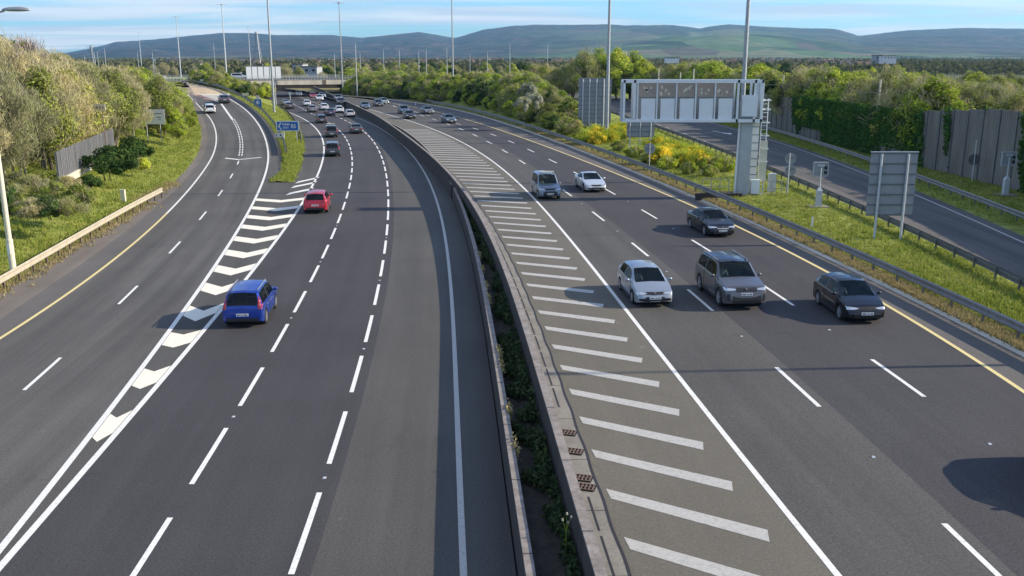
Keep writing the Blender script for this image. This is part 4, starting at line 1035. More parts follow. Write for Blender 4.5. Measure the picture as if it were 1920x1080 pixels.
w_beam('safety_barrier', lambda Y: islR(Y) - .35, lambda Y: 0.05, 128, 240, 'galv_dark', 'dark crash barrier curving behind the blue direction sign', 2.4, 'galv_dark', 1, .75)

# ------------------------------------------------------------------ timber noise wall on the right
wall_h = lambda Y: float(np.interp(Y, [80, 98], [6.3, 5.0]))
wy0, wy1 = 22.0, 245.0
rt = empty('noise_wall', (cWB(wy0), wy0, .9)); o0 = Vector(rt.location)
tag(rt, 'tall grey timber noise wall partly covered in ivy beside the slip road', 'wall')
Y = ys(wy0, wy1, 2.5, 0.0); rnd = random.Random(3)
for i in range(len(Y) - 1):
    a_, b_ = Vector((cWB(Y[i]), Y[i], .9)) - o0, Vector((cWB(Y[i + 1]), Y[i + 1], .9)) - o0
    d = (b_ - a_).normalized(); hh = wall_h(Y[i]) + rnd.uniform(-.04, .04); n_ = Vector((d.y, -d.x, 0)) * .04
    vs = [a_ - n_, b_ - n_, b_ + n_, a_ + n_]; vs = [Vector((q.x, q.y, -.1)) for q in vs] + [Vector((q.x, q.y, hh)) for q in vs]
    b = MB(); b.add(vs, [(0, 1, 5, 4), (1, 2, 6, 5), (2, 3, 7, 6), (3, 0, 4, 7), (4, 5, 6, 7)])
    b.build('panel', 'wall_timber', rt)
    MB().box((a_.x - .05, a_.y, hh / 2), (.16, .16, hh + .1)).build('post', 'galv_dark', rt)

# ------------------------------------------------------------------ bridge at the far end
BY = 272.0; bz0, bz1 = 3.25, 4.85; BR = R(22)
xl = PD(514, BY); BL = 42.0; BW = 64.0
rt = empty('bridge', (xl, BY, 0), BR)
tag(rt, 'concrete road bridge over the southbound queue, railings along its deck', 'bridge')
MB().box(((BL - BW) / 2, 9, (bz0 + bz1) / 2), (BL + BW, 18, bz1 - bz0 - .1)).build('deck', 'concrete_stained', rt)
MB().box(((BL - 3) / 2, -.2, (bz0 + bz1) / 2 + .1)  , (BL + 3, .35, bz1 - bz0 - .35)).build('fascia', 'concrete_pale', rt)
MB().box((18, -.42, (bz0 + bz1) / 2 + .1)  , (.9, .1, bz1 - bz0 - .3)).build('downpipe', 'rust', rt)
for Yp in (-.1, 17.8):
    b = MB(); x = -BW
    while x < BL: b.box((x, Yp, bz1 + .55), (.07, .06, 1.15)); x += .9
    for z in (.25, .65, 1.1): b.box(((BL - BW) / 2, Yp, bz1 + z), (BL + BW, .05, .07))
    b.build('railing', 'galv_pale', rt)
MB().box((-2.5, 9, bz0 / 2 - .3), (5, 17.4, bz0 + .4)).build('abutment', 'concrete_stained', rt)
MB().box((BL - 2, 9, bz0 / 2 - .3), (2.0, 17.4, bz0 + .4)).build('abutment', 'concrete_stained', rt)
bxl, bxr = PD(300, BY), PD(760, BY); xr = PD(655, BY)
# wall in the shade beyond the bridge
b = MB(); b.box((0, 0, 2.3), (40, .4, 4.6))
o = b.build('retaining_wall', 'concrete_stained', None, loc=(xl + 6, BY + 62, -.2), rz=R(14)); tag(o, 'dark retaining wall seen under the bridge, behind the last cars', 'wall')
ribbon('earth_bank', lambda Y: rampR(Y) - .3, lambda Y: xl - 1.0 + (BY - Y) * .25, lambda Y: 4.3, lambda Y: 0.3, 236, 272, 'grass', 6, .1)
ribbon('junction_land', lambda Y: bxl - 90, lambda Y: bxl + 16, lambda Y: 4.55, lambda Y: 4.55, 262, 330, 'grass', 6, .1)
ribbon('bridge_approach_road', lambda Y: bxl - 90, lambda Y: bxl + 4, lambda Y: 4.66, lambda Y: 4.66, 286, 297, 'asphalt_mid', 2)
b = MB(); x = bxl - 12
while x < bxl + 6: b.box((x - bxl, 0, .55), (.06, .06, 1.1)); x += .5
b.box((-3, 0, 1.1), (18, .06, .08)); b.box((-3, 0, .1), (18, .06, .08))
o = b.build('guard_rail', 'galv_pale', None, loc=(bxl, 262, 4.5)); tag(o, 'pale pedestrian railing at the top of the slip road by the junction', 'railing')
# white panels of the sign on the bridge
X0, X1 = PD(489, 281), PD(550, 281)
rt = empty('message_sign', ((X0 + X1) / 2, 281, bz1), BR); tag(rt, 'white panelled sign frame standing on the far bridge deck', 'sign')
W_ = X1 - X0
for i in range(6): MB().box((-W_ / 2 + W_ * (i + .5) / 6, 0, 2.0), (W_ / 6 - .22, .3, 3.4)).build('panel', 'white_panel', rt)
b = MB()
for z in (.2, 3.8): b.box((0, .1, z), (W_ + .2, .4, .16))
for i in range(7): b.box((-W_ / 2 + W_ * i / 6, .25, 1.9), (.12, .3, 3.8))
b.build('frame', 'galv_dark', rt)
# van on the bridge approach
vb = copy_thing(caddy, (.75, .77, .78), 'white van behind the railing at the top of the slip road'); vb.location = (PD(332, 290), 290, 4.68); vb.rotation_euler = (0, 0, R(8))
vb = copy_thing(caddy, (.78, .78, .76), 'white van on the road behind the white panelled sign frame'); vb.location = (PD(477, 294), 294, 4.68); vb.rotation_euler = (0, 0, R(0)); vb.scale = (1.2, 1, 1)

# ------------------------------------------------------------------ lighting masts
def mast(px, pyb, z, h, label, name='lighting_mast', r=0.21, head=True, Y=None, grp=None, mat='galv', lean=0):
    if Y is None: X, Yy = P(px, pyb, z)
    else: Yy = Y; X = (px - 960) / CAM_F * (Y * _c - (z + h * .5 - CAM_H) * _s)
    rt = empty(name, (X, Yy, z)); tag(rt, label, 'lighting mast', grp)
    MB().tube((0, 0, -.3), (0, 0, h), r, r * .45, 12).build('pole', mat, rt, 40)
    MB().tube((0, 0, -.1), (0, 0, 1.5), r * 1.5, r * 1.35, 12).build('base', mat, rt, 40)
    if head:
        b = MB(); b.tube((0, 0, h - .2), (0, 0, h + .1), .35, .35, 10); b.build('head_ring', mat, rt, 30)
        for k in range(4):
            a_ = k * math.pi / 2 + .4; d = Vector((math.cos(a_), math.sin(a_), 0))
            b = MB(); b.bar(d * .3 + Vector((0, 0, h - .05)), d * .9 + Vector((0, 0, h - .05)), .06); b.box(d * 1.15 + Vector((0, 0, h - .1)), (.55, .4, .16), rz=a_)
            b.build('lantern', 'galv_pale', rt)
    return rt
mast(515, 224, .6, 27, 'tall grey mast on the grass island behind the blue direction sign', r=.24)
mast(643, 178, ZR, 25.5, 'tall mast at the right end of the bridge', r=.24)
mast(850, 190, .9, 27, 'tall mast at the foot of the hedge in the middle distance', r=.24)
mast(1137, 264, .95, 27, 'tall mast just in front of the four post sign board', r=.25)
mast(1384, 334, 1.0, 27, 'tall mast rising beside the overhead sign column', r=.24)
def far_mast(px, pyt, kind, label, grp=None):
    h, z = {'high': (25, 2.0), 'col': (12, 2.0), 'mid': (15, 3.0)}[kind]
    D = (h + z - CAM_H) * CAM_F / (CAM_YH - pyt)
    return mast(px, 0, z, h, label, Y=D, head=(kind == 'high'), r=.26 if kind == 'high' else .15, grp=grp, mat='galv_pale')
far_mast(335, 36, 'high', 'slim tall mast left of the bridge, above the slip road end')
far_mast(421, 15, 'high', 'tallest of the masts over the left end of the bridge')
far_mast(468, 54, 'high', 'distant mast next to the lattice pylon')
far_mast(263, 63, 'high', 'tall mast above the green trees on the left bank')
def lamp_column(px, pyt, label, h=12, z=2.0, arm=1.2, D=None):
    D = D or (340 + (px * 7) % 90 if px > 600 else 430 + (px * 11) % 120)
    hh = (105 - pyt) / CAM_F * D + CAM_H - z
    X = (px - 960) / CAM_F * D * _c
    rt = empty('street_lamp', (X, D, z)); tag(rt, label, 'street lamp')
    MB().tube((0, 0, -.3), (0, 0, hh), .14, .075, 8).build('pole', 'galv_pale', rt, 40)
    MB().bar((0, 0, hh), (arm, 0, hh + .12), .09).build('arm', 'galv_pale', rt)
    MB().box((arm + .35, 0, hh + .1), (.85, .32, .16)).build('lamp_head', 'galv_pale', rt)
for px, pyt, lab in ((402, 79, 'lamp column between the two tall masts over the left bridge end'), (258, 96, 'short lamp column beside the tall mast above the green trees'), (286, 95, 'lamp column right of the tall mast above the green trees'),
    (197, 88, 'rightmost lamp column of the far cluster above the brown trees'), (183, 95, 'lamp column in the middle of the far cluster above the brown trees'), (177, 98, 'lamp column left of centre in the far cluster above the brown trees'), (158, 103, 'leftmost lamp column above the brown trees'), (192, 112, 'lowest lamp column of the far cluster above the brown trees')):
    lamp_column(px, pyt, lab)
lamp_column(667, 80, 'lamp column on the hedge bank next to the mast at the bridge end', 15, .9, D=262)
for px, pyt, h, lab in ((627, 99, 12, 'distant lamp column over the bridge deck'), (675, 97, 12, 'lamp column just right of the mast pair at the bridge end'), (719, 93, 12, 'first lamp column in the row above the hedge, left end'), (749, 92, 12, 'second lamp column in the row above the hedge'),
    (785, 96, 12, 'third lamp column in the row above the hedge, slightly shorter'), (799, 91, 12, 'fourth lamp column above the hedge, close to the third'), (838, 89, 12, 'lamp column just left of the tall mast in the hedge'), (881, 101, 11, 'short post right of the tall mast in the hedge'),
    (914, 97, 12, 'post with wires between the hedge masts and the round tree'), (956, 80, 15, 'taller lamp column above the middle of the hedge'), (1027, 82, 15, 'taller lamp column left of the big round tree')):
    lamp_column(px, pyt, lab, h, 1.5, 1.0)
# near lamp column at the left edge
X, Y = P(23, 494, 1.0)
rt = empty('street_lamp', (X, Y, 1.0)); tag(rt, 'pale lamp column leaning at the left edge behind the tan barrier', 'street lamp')
MB().tube((0, 0, -.4), (0, 0, 12.6), .145, .08, 12).build('pole', 'sign_cream', rt, 40)
MB().tube((0, 0, -.3), (0, 0, 1.3), .17, .17, 12).build('base', 'sign_cream', rt, 40)
MB().box((0, -.16, .8), (.14, .03, .55)).build('access_door', 'plate', rt)
MB().tube((0, 0, 12.5), (1.25, 0, 12.75), .05, .045, 8).build('arm', 'galv', rt, 40)
bm_ = bmesh.new(); bmesh.ops.create_icosphere(bm_, subdivisions=3, radius=1)
b = MB(); b.add([(1.85 + q.co.x * .72, q.co.y * .22, 12.80 + q.co.z * (.16 if q.co.z > 0 else .07)) for q in bm_.verts], [[q.index for q in f_.verts] for f_ in bm_.faces]); bm_.free()
b.build('lamp_head', 'galv', rt, 60)
# column beyond the right edge that draws the long thin shadow over the near lanes
rt = empty('street_lamp', (34.5, 33.2, .9)); tag(rt, 'lamp column beyond the right edge, casting the thin shadow across the northbound lanes', 'street lamp')
MB().tube((0, 0, -.3), (0, 0, 15), .15, .08, 10).build('pole', 'galv', rt, 40)
MB().box((-.8, 0, 15), (1.6, .25, .14)).build('lamp_head', 'galv', rt)

# lattice pylon
def pylon(px, pyt, D, h, label):
    X = (px - 960) / CAM_F * D * _c; z0 = (105 - pyt) / CAM_F * D + CAM_H - h
    rt = empty('electricity_pylon', (X, D, z0)); tag(rt, label, 'pylon')
    b = MB(); wd = lambda t: 3.2 * (1 - t) ** 1.3 + .7; n = 9
    for i in range(n):
        t0, t1 = i / n, (i + 1) / n; a_, c_ = wd(t0), wd(t1)
        for sx, sy in ((1, 1), (1, -1), (-1, 1), (-1, -1)):
            b.bar((sx * a_, sy * a_, t0 * h), (sx * c_, sy * c_, t1 * h), .28)
        for sy in (-1, 1):
            b.bar((-a_, sy * a_, t0 * h), (c_, sy * c_, t1 * h), .16); b.bar((a_, sy * a_, t0 * h), (-c_, sy * c_, t1 * h), .16)
    b.build('lattice_tower', 'galv', rt)
    for t in (.70, .82, .94):
        MB().bar((-5, 0, t * h), (5, 0, t * h), .35, .3).build('cross_arm', 'galv', rt)
pylon(483, 62, 700, 34, 'lattice electricity pylon behind the white panelled sign frame')
pylon(172, 86, 900, 30, 'far lattice pylon in the cluster of columns above the brown trees')

# ------------------------------------------------------------------ signs
def posts(rt, xs, z0, z1, y=0, r=.055, mat='galv_pale', nm='post'):
    for x in xs: MB().tube((x, y, z0), (x, y, z1), r, r, 8).build(nm, mat, rt, 40)
def sign_back(px, py, z, wd, z0, z1, pxs, label, name='road_sign', frame_h=6, mat='sign_back', post_mat='galv_pale', rz=0.0, r=.075, ledge=True):
    X, Y = P(px, py, z); rt = empty(name, (X, Y, z), rz); tag(rt, label, 'road sign')
    b = MB(); b.box((0, .10, (z0 + z1) / 2), (wd, .03, z1 - z0)); b.build('sign_plate', mat, rt)
    b = MB(); k = max(2, int((z1 - z0) / frame_h))
    n = max(2, round((z1 - z0) / .62))
    for i in range(n + 1): b.box((0, .055, z0 + .06 + (z1 - z0 - .12) * i / n), (wd - .03, .05, .05))
    b.build('stiffener', 'galv_dark', rt)
    if ledge: MB().box((0, .08, z1 + .015), (wd + .04, .10, .05)).build('edge', 'galv_pale', rt)
    posts(rt, pxs, -.4, z1 - .1, -.02, r, post_mat)
    return rt
sign_back(1663, 450, .95, 2.75, 1.45, 5.2, (-.78, .78), 'large square sign seen from behind on two posts in the middle verge', r=.08)
sign_back(1114, 252, 1.1, 4.5, 1.0, 7.55, (-1.65, -.75, .2, 1.2), 'tall sign board seen from behind with four white posts', r=.10, frame_h=6)
sign_back(1200, 283, 1.1, 3.15, 1.55, 3.35, (-1.2, -.05, 1.15), 'low sign seen from behind above the gorse, on three posts', r=.06)
X, Y = P(1217, 318, 1.0); rt = empty('road_sign', (X, Y, 1.0)); tag(rt, 'single round sign seen from behind in front of the gorse', 'road sign')
MB().disc((0, .05, 2.0), .52, th=.03).build('sign_plate', 'sign_back', rt, 30); MB().box((0, .02, 2.0), (.8, .04, .05)).build('stiffener', 'galv_dark', rt); posts(rt, (0,), -.3, 2.5, -.02, .04)
X, Y = P(1476, 363, 1.0); rt = empty('road_sign', (X, Y, 1.0)); tag(rt, 'two round signs one above the other on a single post in the verge', 'road sign')
for z, dx in ((2.75, .10), (1.85, .14)):
    MB().disc((dx, .06, z), .44, th=.03).build('sign_plate', 'sign_back', rt, 30)
    MB().box((dx, .02, z + .1), (.7, .04, .05)).build('stiffener', 'galv_dark', rt)
posts(rt, (0,), -.3, 3.2, -.02, .045)
def camera_unit(px, py, z, label, sc=1.0):
    X, Y = P(px, py, z); rt = empty('variable_sign', (X, Y, z)); tag(rt, label, 'electronic sign'); rt.scale = (sc,) * 3
    b = MB(); b.prism([(-.2, -.17), (.2, -.17), (.2, .17), (-.2, .17)], -.1, 1.25); b.build('cabinet', 'galv_pale', rt)
    b = MB(); b.add([(-.2, -.17, 1.25), (.2, -.17, 1.25), (.2, .17, 1.25), (-.2, .17, 1.25), (-.07, -.06, 1.5), (.07, -.06, 1.5), (.07, .06, 1.5), (-.07, .06, 1.5)], [(0, 1, 5, 4), (1, 2, 6, 5), (2, 3, 7, 6), (3, 0, 4, 7), (4, 5, 6, 7)]); b.build('cabinet_top', 'galv_pale', rt)
    posts(rt, (0,), 1.4, 3.0, 0, .06)
    MB().box((0, .14, 2.85), (1.15, .16, 1.1)).build('sign_case', 'sign_back', rt)
    b = MB(); 
    for x0, x1, z0, z1 in ((-.56, .56, 3.34, 3.38), (-.56, .56, 2.32, 2.36), (-.57, -.53, 2.32, 3.38), (.53, .57, 2.32, 3.38)): b.box(((x0 + x1) / 2, .04, (z0 + z1) / 2), (x1 - x0, .05, z1 - z0))
    b.build('frame', 'galv_pale', rt)
    for z in (2.62, 2.98): MB().box((.36, .04, z), (.2, .06, .22)).build('vent_cover', 'black', rt)
    MB().box((0, .03, 3.15), (.5, .08, .16)).build('bracket', 'galv_pale', rt)
    s_ = MB(); s_.box((0, 0, .03), (1.5, 1.1, .08)); s_.build('footing', 'concrete', rt)
camera_unit(1534, 388, 1.0, 'grey electronic sign unit seen from behind on a cabinet in the sunny verge', .95)
camera_unit(1884, 366, .95, 'grey electronic sign unit in the shade against the timber wall')
X, Y = P(1822, 340, .95); rt = empty('road_sign', (X, Y, .95)); tag(rt, 'round sign in the shade against the timber wall', 'road sign')
MB().disc((0, .06, 1.9), .5, th=.03).build('sign_plate', 'galv_dark', rt, 30); posts(rt, (0,), -.3, 3.6, -.02, .045)
# marker posts
mp = MB().box((0, 0, .35), (.12, .05, .9)).box((0, -.027, .62), (.09, .006, .16)).mesh('marker_post')
for px, py, z, lab in ((1522, 430, .9, 'small white marker post behind the barrier below the sign unit'), (779, 198, ZR, 'small white marker post at the foot of the shaded hedge'), (981, 238, ZR, 'marker post at the shaded end of the long barrier'), (1255, 282, 1.0, 'marker post beside the gorse')):
    X, Y = P(px, py, z); o = link('marker_post', mp, 'plate', None, (X, Y, z)); tag(o, lab, 'marker post')
X, Y = P(232, 377, .3); o = MB().box((0, 0, .4), (.34, .25, .95)).box((0, 0, .9), (.38, .29, .05)).build('service_pillar', 'sign_cream', None, loc=(X, Y, .3)); tag(o, 'small beige service pillar on the grass behind the end of the tan barrier', 'pillar')
# blue direction sign on the island
def text(body, size, loc, mat, parent, name='lettering', ext=.006):
    cu = bpy.data.curves.new(name, 'FONT'); cu.body = body; cu.size = size; cu.extrude = ext; cu.offset = .012 * size; cu.align_x = 'LEFT'
    t_ = bpy.data.objects.new('t', cu); COL.objects.link(t_); dg = bpy.context.evaluated_depsgraph_get(); dg.update()
    me = bpy.data.meshes.new_from_object(t_.evaluated_get(dg)); me.materials.clear(); bpy.data.objects.remove(t_)
    o = bpy.data.objects.new(name, me); COL.objects.link(o); me.materials.append(MATS[mat]); o.parent = parent; o.location = loc; o.rotation_euler = (math.pi / 2, 0, 0); return o
X, Y = P(541, 268, .2); rt = empty('direction_sign', (X, Y, .1)); tag(rt, 'blue direction sign with white border and arrow on the grass island', 'road sign')
MB().box((0, .04, 2.35), (3.05, .03, 1.36)).build('border', 'sign_white', rt)
MB().box((0, .01, 2.35), (2.80, .03, 1.12)).build('sign_plate', 'sign_blue', rt)
b = MB(); b.prism([(-1.30, 0), (-.95, .48), (-.78, .48), (-1.08, 0), (-.78, -.48), (-.95, -.48)], 0, .012); o = b.build('arrow', 'sign_white', rt); o.rotation_euler = (math.pi / 2, 0, 0); o.location = (0, -.008, 2.35)
b = MB()
for k, w_ in enumerate((.12, .10, .12, .11, .12, .10)): b.box((-.62 + k * .17, -.01, 2.58), (w_, .012, .22 if k % 2 else .27))
b.build('lettering', 'sign_white', rt)
if 1: text('EXIT', .40, (-.66, -.008, 2.0), 'sign_white', rt)
text('85', .72, (.42, -.008, 2.1), 'sign_white', rt)
posts(rt, (-.55, 1.15), -.3, 1.8, .1, .05)
X, Y = P(529, 268, .2); rt = empty('direction_sign', (X, Y - 1.2, .1)); tag(rt, 'small white sign with a black arrow under the blue direction sign', 'road sign')
MB().box((0, 0, 1.25), (1.2, .03, .55)).build('sign_plate', 'sign_white', rt)
b = MB(); b.prism([(-.5, 0), (-.33, .18), (-.25, .18), (-.38, 0), (-.25, -.18), (-.33, -.18)], 0, .01); o = b.build('arrow', 'black', rt); o.rotation_euler = (math.pi / 2, 0, 0); o.location = (0, -.016, 1.25)
MB().disc((.15, -.02, 1.25), .12, th=.01, n=12).build('symbol', 'black', rt); posts(rt, (0,), -.3, 1.1, .05, .04)
# signs along the slip road
def small_sign(px, py, zf, wd, z0, z1, mat, label, two=True, extra=None):
    z = zf if not callable(zf) else None
    X, Y = P(px, py, zf) if z is not None else Pz(px, py, lambda q: zf(q)); z = z if z is not None else zf(Y)
    rt = empty('road_sign', (X, Y, z)); tag(rt, label, 'road sign'); MB().box((0, 0, (z0 + z1) / 2), (wd, .04, z1 - z0)).build('sign_plate', mat, rt)
    posts(rt, (-wd * .28, wd * .28) if two else (0,), -.3, z0 + .1, .04, .045); return rt, X, Y
rt, X, Y = small_sign(485, 214, 1.6, 1.25, 1.1, 2.6, 'sign_blue', 'blue information sign with a pale plate above, beside the tall island mast')
MB().box((0, -.01, 2.95), (.62, .04, .62)).build('top_plate', 'sign_cream', rt); 
b = MB(); b.disc((0, -.03, 2.05), .30, th=.01, n=14); b.build('symbol', 'sign_white', rt)
MB().box((.1, -.035, 2.05), (.16, .01, .3)).build('symbol', 'sign_blue', rt)
small_sign(461, 192, 2.6, 1.35, 1.3, 1.85, 'sign_cream', 'small cream sign on two posts against the shrubs above the slip road')
small_sign(380, 161, 4.4, 1.1, .9, 1.6, 'sign_cream', 'small cream sign on the parapet near the top of the slip road')
rt, X, Y = small_sign(290, 262, 1.5, 3.0, 1.9, 3.75, 'sign_white', 'white direction sign with faint lettering half hidden by the green tree on the left bank')
b = MB()
for x0, z, w_ in ((-1.1, 3.35, .9), (-1.1, 3.0, .7), (.1, 3.2, 1.1), (.5, 2.75, .6), (.7, 2.45, .3), (-.9, 2.65, .5)): b.box((x0 + w_ / 2, -.025, z), (w_, .01, .09))
b.build('lettering', 'galv_dark', rt); MB().box((0, -.01, 3.77), (3.06, .06, .06)).build('edge', 'black', rt)
X, Y = P(198, 262, 2.0); D = 100; X = (198 - 960) / CAM_F * D; rt = empty('road_sign', (X * .89, D * .89, 2.0)); tag(rt, 'weathered pale board poking out of the brown trees on the left bank', 'road sign')
MB().box((0, 0, 4.9), (1.25, .06, .66)).build('sign_plate', 'sign_cream', rt); b = MB()
for k in range(4): b.box((-.42 + k * .28, -.035, 4.9), (.13, .01, .22))
b.build('symbol', 'rust', rt); posts(rt, (-.3, .3), -.5, 4.7, .04, .05, 'rust')
small_sign(291, 133, 4.8, 1.4, 4.4, 5.4, 'sign_white', 'white board above the trees near the top of the slip road')
# round sign under the bridge and thin post
X, Y = P(544, 187, 0); rt = empty('road_sign', (X, Y, 0)); tag(rt, 'white round sign in the shade under the bridge', 'road sign'); MB().disc((0, 0, 1.7), .42, th=.04).build('sign_plate', 'sign_white', rt); posts(rt, (0,), -.2, 1.3, .05, .1)
X, Y = P(518, 200, .2); rt = empty('camera_post', (X, Y, .2)); tag(rt, 'thin pale post with a small box at the left bridge corner', 'post'); posts(rt, (0,), -.3, 5.3, 0, .09); MB().box((0, -.1, .9), (.4, .3, .5)).build('box', 'galv_pale', rt)

# ------------------------------------------------------------------ cantilever gantry
gX, gY = P(1398, 364, 1.0)
rt = empty('sign_gantry', (gX, gY, 1.0)); tag(rt, 'cantilever gantry whose white panelled sign box reaches over the northbound lanes', 'gantry')
GH0, GH1 = 5.65, 8.85; xl_ = -10.0; xr_ = .75; dp = 1.3
def gb(nm, c, d, mat): return MB().box(c, d).build(nm, mat, rt)
gb('column', (-.30, 0, 3.4), (.85, .85, 7.0), 'grey_panel'); gb('column', (.55, .55, 3.6), (.55, .55, 7.2), 'white_panel')
for i in range(9): gb('column_band', (.55, .26, .9 + i * .62), (.60, .03, .05), 'galv_dark')
gb('junction_box', (-.28, -.62, 6.9), (1.15, .35, 1.6), 'white_panel')
# box frame
for z in (GH1 - .12, GH0 + .12):
    for y in (-dp / 2, dp / 2): gb('chord', ((xl_ + xr_) / 2, y, z), (xr_ - xl_, .16, .24), 'white_panel')
for x in (xl_ + .1, xl_ + .9, -1.2, .1, xr_ - .1):
    for y in (-dp / 2 - .01, dp / 2 + .01): gb('upright', (x, y, (GH0 + GH1) / 2), (.16, .14, GH1 - GH0 - .02), 'white_panel')
gb('end_panel', (xl_ - .02, 0, (GH0 + GH1) / 2), (.06, dp, GH1 - GH0 - .3), 'grey_panel'); gb('end_panel', (xr_ + .02, .1, (GH0 + GH1) / 2), (.06, dp, GH1 - GH0 - .3), 'white_panel')
gb('floor_grid', ((xl_ + xr_) / 2, 0, GH0 + .02), (xr_ - xl_ - .1, dp - .1, .05), 'grey_panel')
gb('display_case', ((xl_ + 1.1 - 1.35) / 2, .38, (GH0 + GH1) / 2), (-1.35 - xl_ - 1.1, .45, GH1 - GH0 - .3), 'grey_panel')
n = 5; x0 = xl_ + 1.15; wd = (-1.45 - x0) / n
for i in range(n):
    xc = x0 + wd * (i + .5)
    gb('lower_panel', (xc + .08, -.60, GH0 + .98), (wd - .42, .06, 1.62), 'white_panel')
    gb('upper_panel', (xc + .04, -.10, GH1 - .78), (wd - .14, .06, 1.05), 'brown_panel')
    gb('divider', (xc - wd / 2, -.55, (GH0 + GH1) / 2), (.10, .10, GH1 - GH0 - .4), 'white_panel')
    rr_ = random.Random(i)
    for k in range(4):  # tilted cream slips stand in for sun reflections on the brown panels
        b = MB(); xq = xc + rr_.uniform(-.45, .45); zq = GH1 - .78 + rr_.uniform(-.3, .3); b.box((xq, -.145, zq), (.16, .02, rr_.uniform(.12, .3)), M=Matrix.Rotation(rr_.uniform(-.8, .8), 4, 'Y')); b.build('sun_glint', 'sign_cream', rt)
gb('light_bar', ((xl_ - 1.3) / 2, -.72, GH0 + .12), (-1.3 - xl_, .05, .2), 'white_panel')
# ladder with hoops on the right of the column
b = MB()
for x in (.95, 1.4): b.box((x, .2, 3.7), (.06, .06, 7.4))
for i in range(22): b.box((1.175, .2, .4 + i * .33), (.45, .03, .03))
for z in (2.6, 3.6, 4.6, 5.6, 6.6, 7.3):
    for x_, y_, w_, d_ in ((.95, -.15, .04, .7), (1.42, -.15, .04, .7), (1.18, -.5, .5, .04)): b.box((x_, y_, z), (w_, d_, .07))
b.build('ladder', 'white_panel', rt)
gb('ladder_guard', (1.18, -.1, 2.6), (.55, .10, 3.2), 'sign_cream')
b = MB(); b.tube((-.98, -.35, .1), (-.88, -.35, 5.9), .07, .07, 8); b.build('cable_pipe', 'white_panel', rt, 40)
# plinth, steps, rails and cabinets
gb('plinth', (-.4, .2, -.35), (2.6, 2.6, .75), 'concrete_stained'); gb('platform', (1.6, 1.0, -.2), (3.4, 2.2, .4), 'concrete')
gb('retaining_face', (-2.4, -1.2, -.25), (3.6, .3, 1.0), 'concrete_stained')
gb('cabinet', (2.35, 1.2, .75), (.55, .45, 1.5), 'galv_pale'); gb('cabinet', (.6, -.3, .65), (.65, .5, 1.1), 'white_panel')
b = MB()
for x in (-3.6, -2.9, -2.2, -1.5): b.box((x, -.6, .65), (.05, .05, 1.3))
for z in (.7, 1.28): b.box((-2.55, -.6, z), (2.15, .04, .04))
b.build('handrail', 'galv', rt)
b = MB()
for x in (1.2, 1.9, 2.7, 3.1): b.box((x, -.4, .35), (.05, .05, 1.5))
for z in (.5, 1.08): b.box((2.1, -.4, z), (2.0, .04, .04))
b.build('handrail', 'galv', rt)
b = MB()
for x in (-.1, .9): b.bar((x, -1.3, -1.0), (x + 1.3, -.4, .1), .08, .08); b.box((x, -1.3, -.6), (.06, .06, 1.3))
b.build('stair_stringer', 'galv_pale', rt)

# ------------------------------------------------------------------ palisade fence on the left bank
fz = 2.3
A_, B_ = Vector((*P(112, 338, fz), fz)), Vector((*P(216, 281, fz), fz))
rt = empty('palisade_fence', A_); tag(rt, 'grey steel palisade fence on a low wall above the left grass bank', 'fence')
L_ = (B_ - A_).length; rt.rotation_euler = (0, 0, math.atan2(B_.y - A_.y, B_.x - A_.x))
MB().box((L_ / 2, 0, -.2), (L_, .3, .6)).build('base_wall', 'concrete_pale', rt)
b = MB(); x = 0.0; rnd = random.Random(5)
while x < L_:
    b.box((x, rnd.uniform(-.01, .01), 1.15), (.085, .03, 2.1)); x += .19
b.build('slats', 'palisade', rt)
for z in (.45, 1.75): MB().box((L_ / 2, .05, z), (L_, .05, .06)).build('rail', 'galv_dark', rt)
x = 0.0
while x < L_ + .1: MB().box((x, .1, 1.05), (.1, .1, 2.2)).build('post', 'galv_dark', rt); x += 2.9
# poles behind the timber wall with cross arms
for px, pt_, pb_, arm, lab in ((1228, 128, 150, 1.6, 'wooden pole with short arms behind the gantry box, left one'), (1268, 134, 150, .6, 'short wooden pole behind the gantry box, middle one'), (1292, 128, 152, 0, 'plain wooden pole behind the gantry box, right one'), (1457, 139, 185, 2.9, 'wooden pole with a wide cross arm behind the timber wall'), (1635, 147, 210, 2.6, 'wooden pole with a cross arm behind the ivy covered wall')):
    Yp = {1228: 190, 1268: 186, 1292: 182, 1457: 142, 1635: 106}[px]; X = (px - 960) / CAM_F * Yp; zt = CAM_H + (105 - pt_) / CAM_F * Yp
    rt = empty('utility_pole', (X, Yp, 1.0)); tag(rt, lab, 'pole'); MB().tube((0, 0, -.3), (0, 0, zt - 1), .14, .11, 8).build('pole', 'sign_cream', rt, 40)
    if arm: MB().box((0, -.14, zt - 2.4), (arm * 2, .09, .1)).build('cross_arm', 'bark_pale', rt)

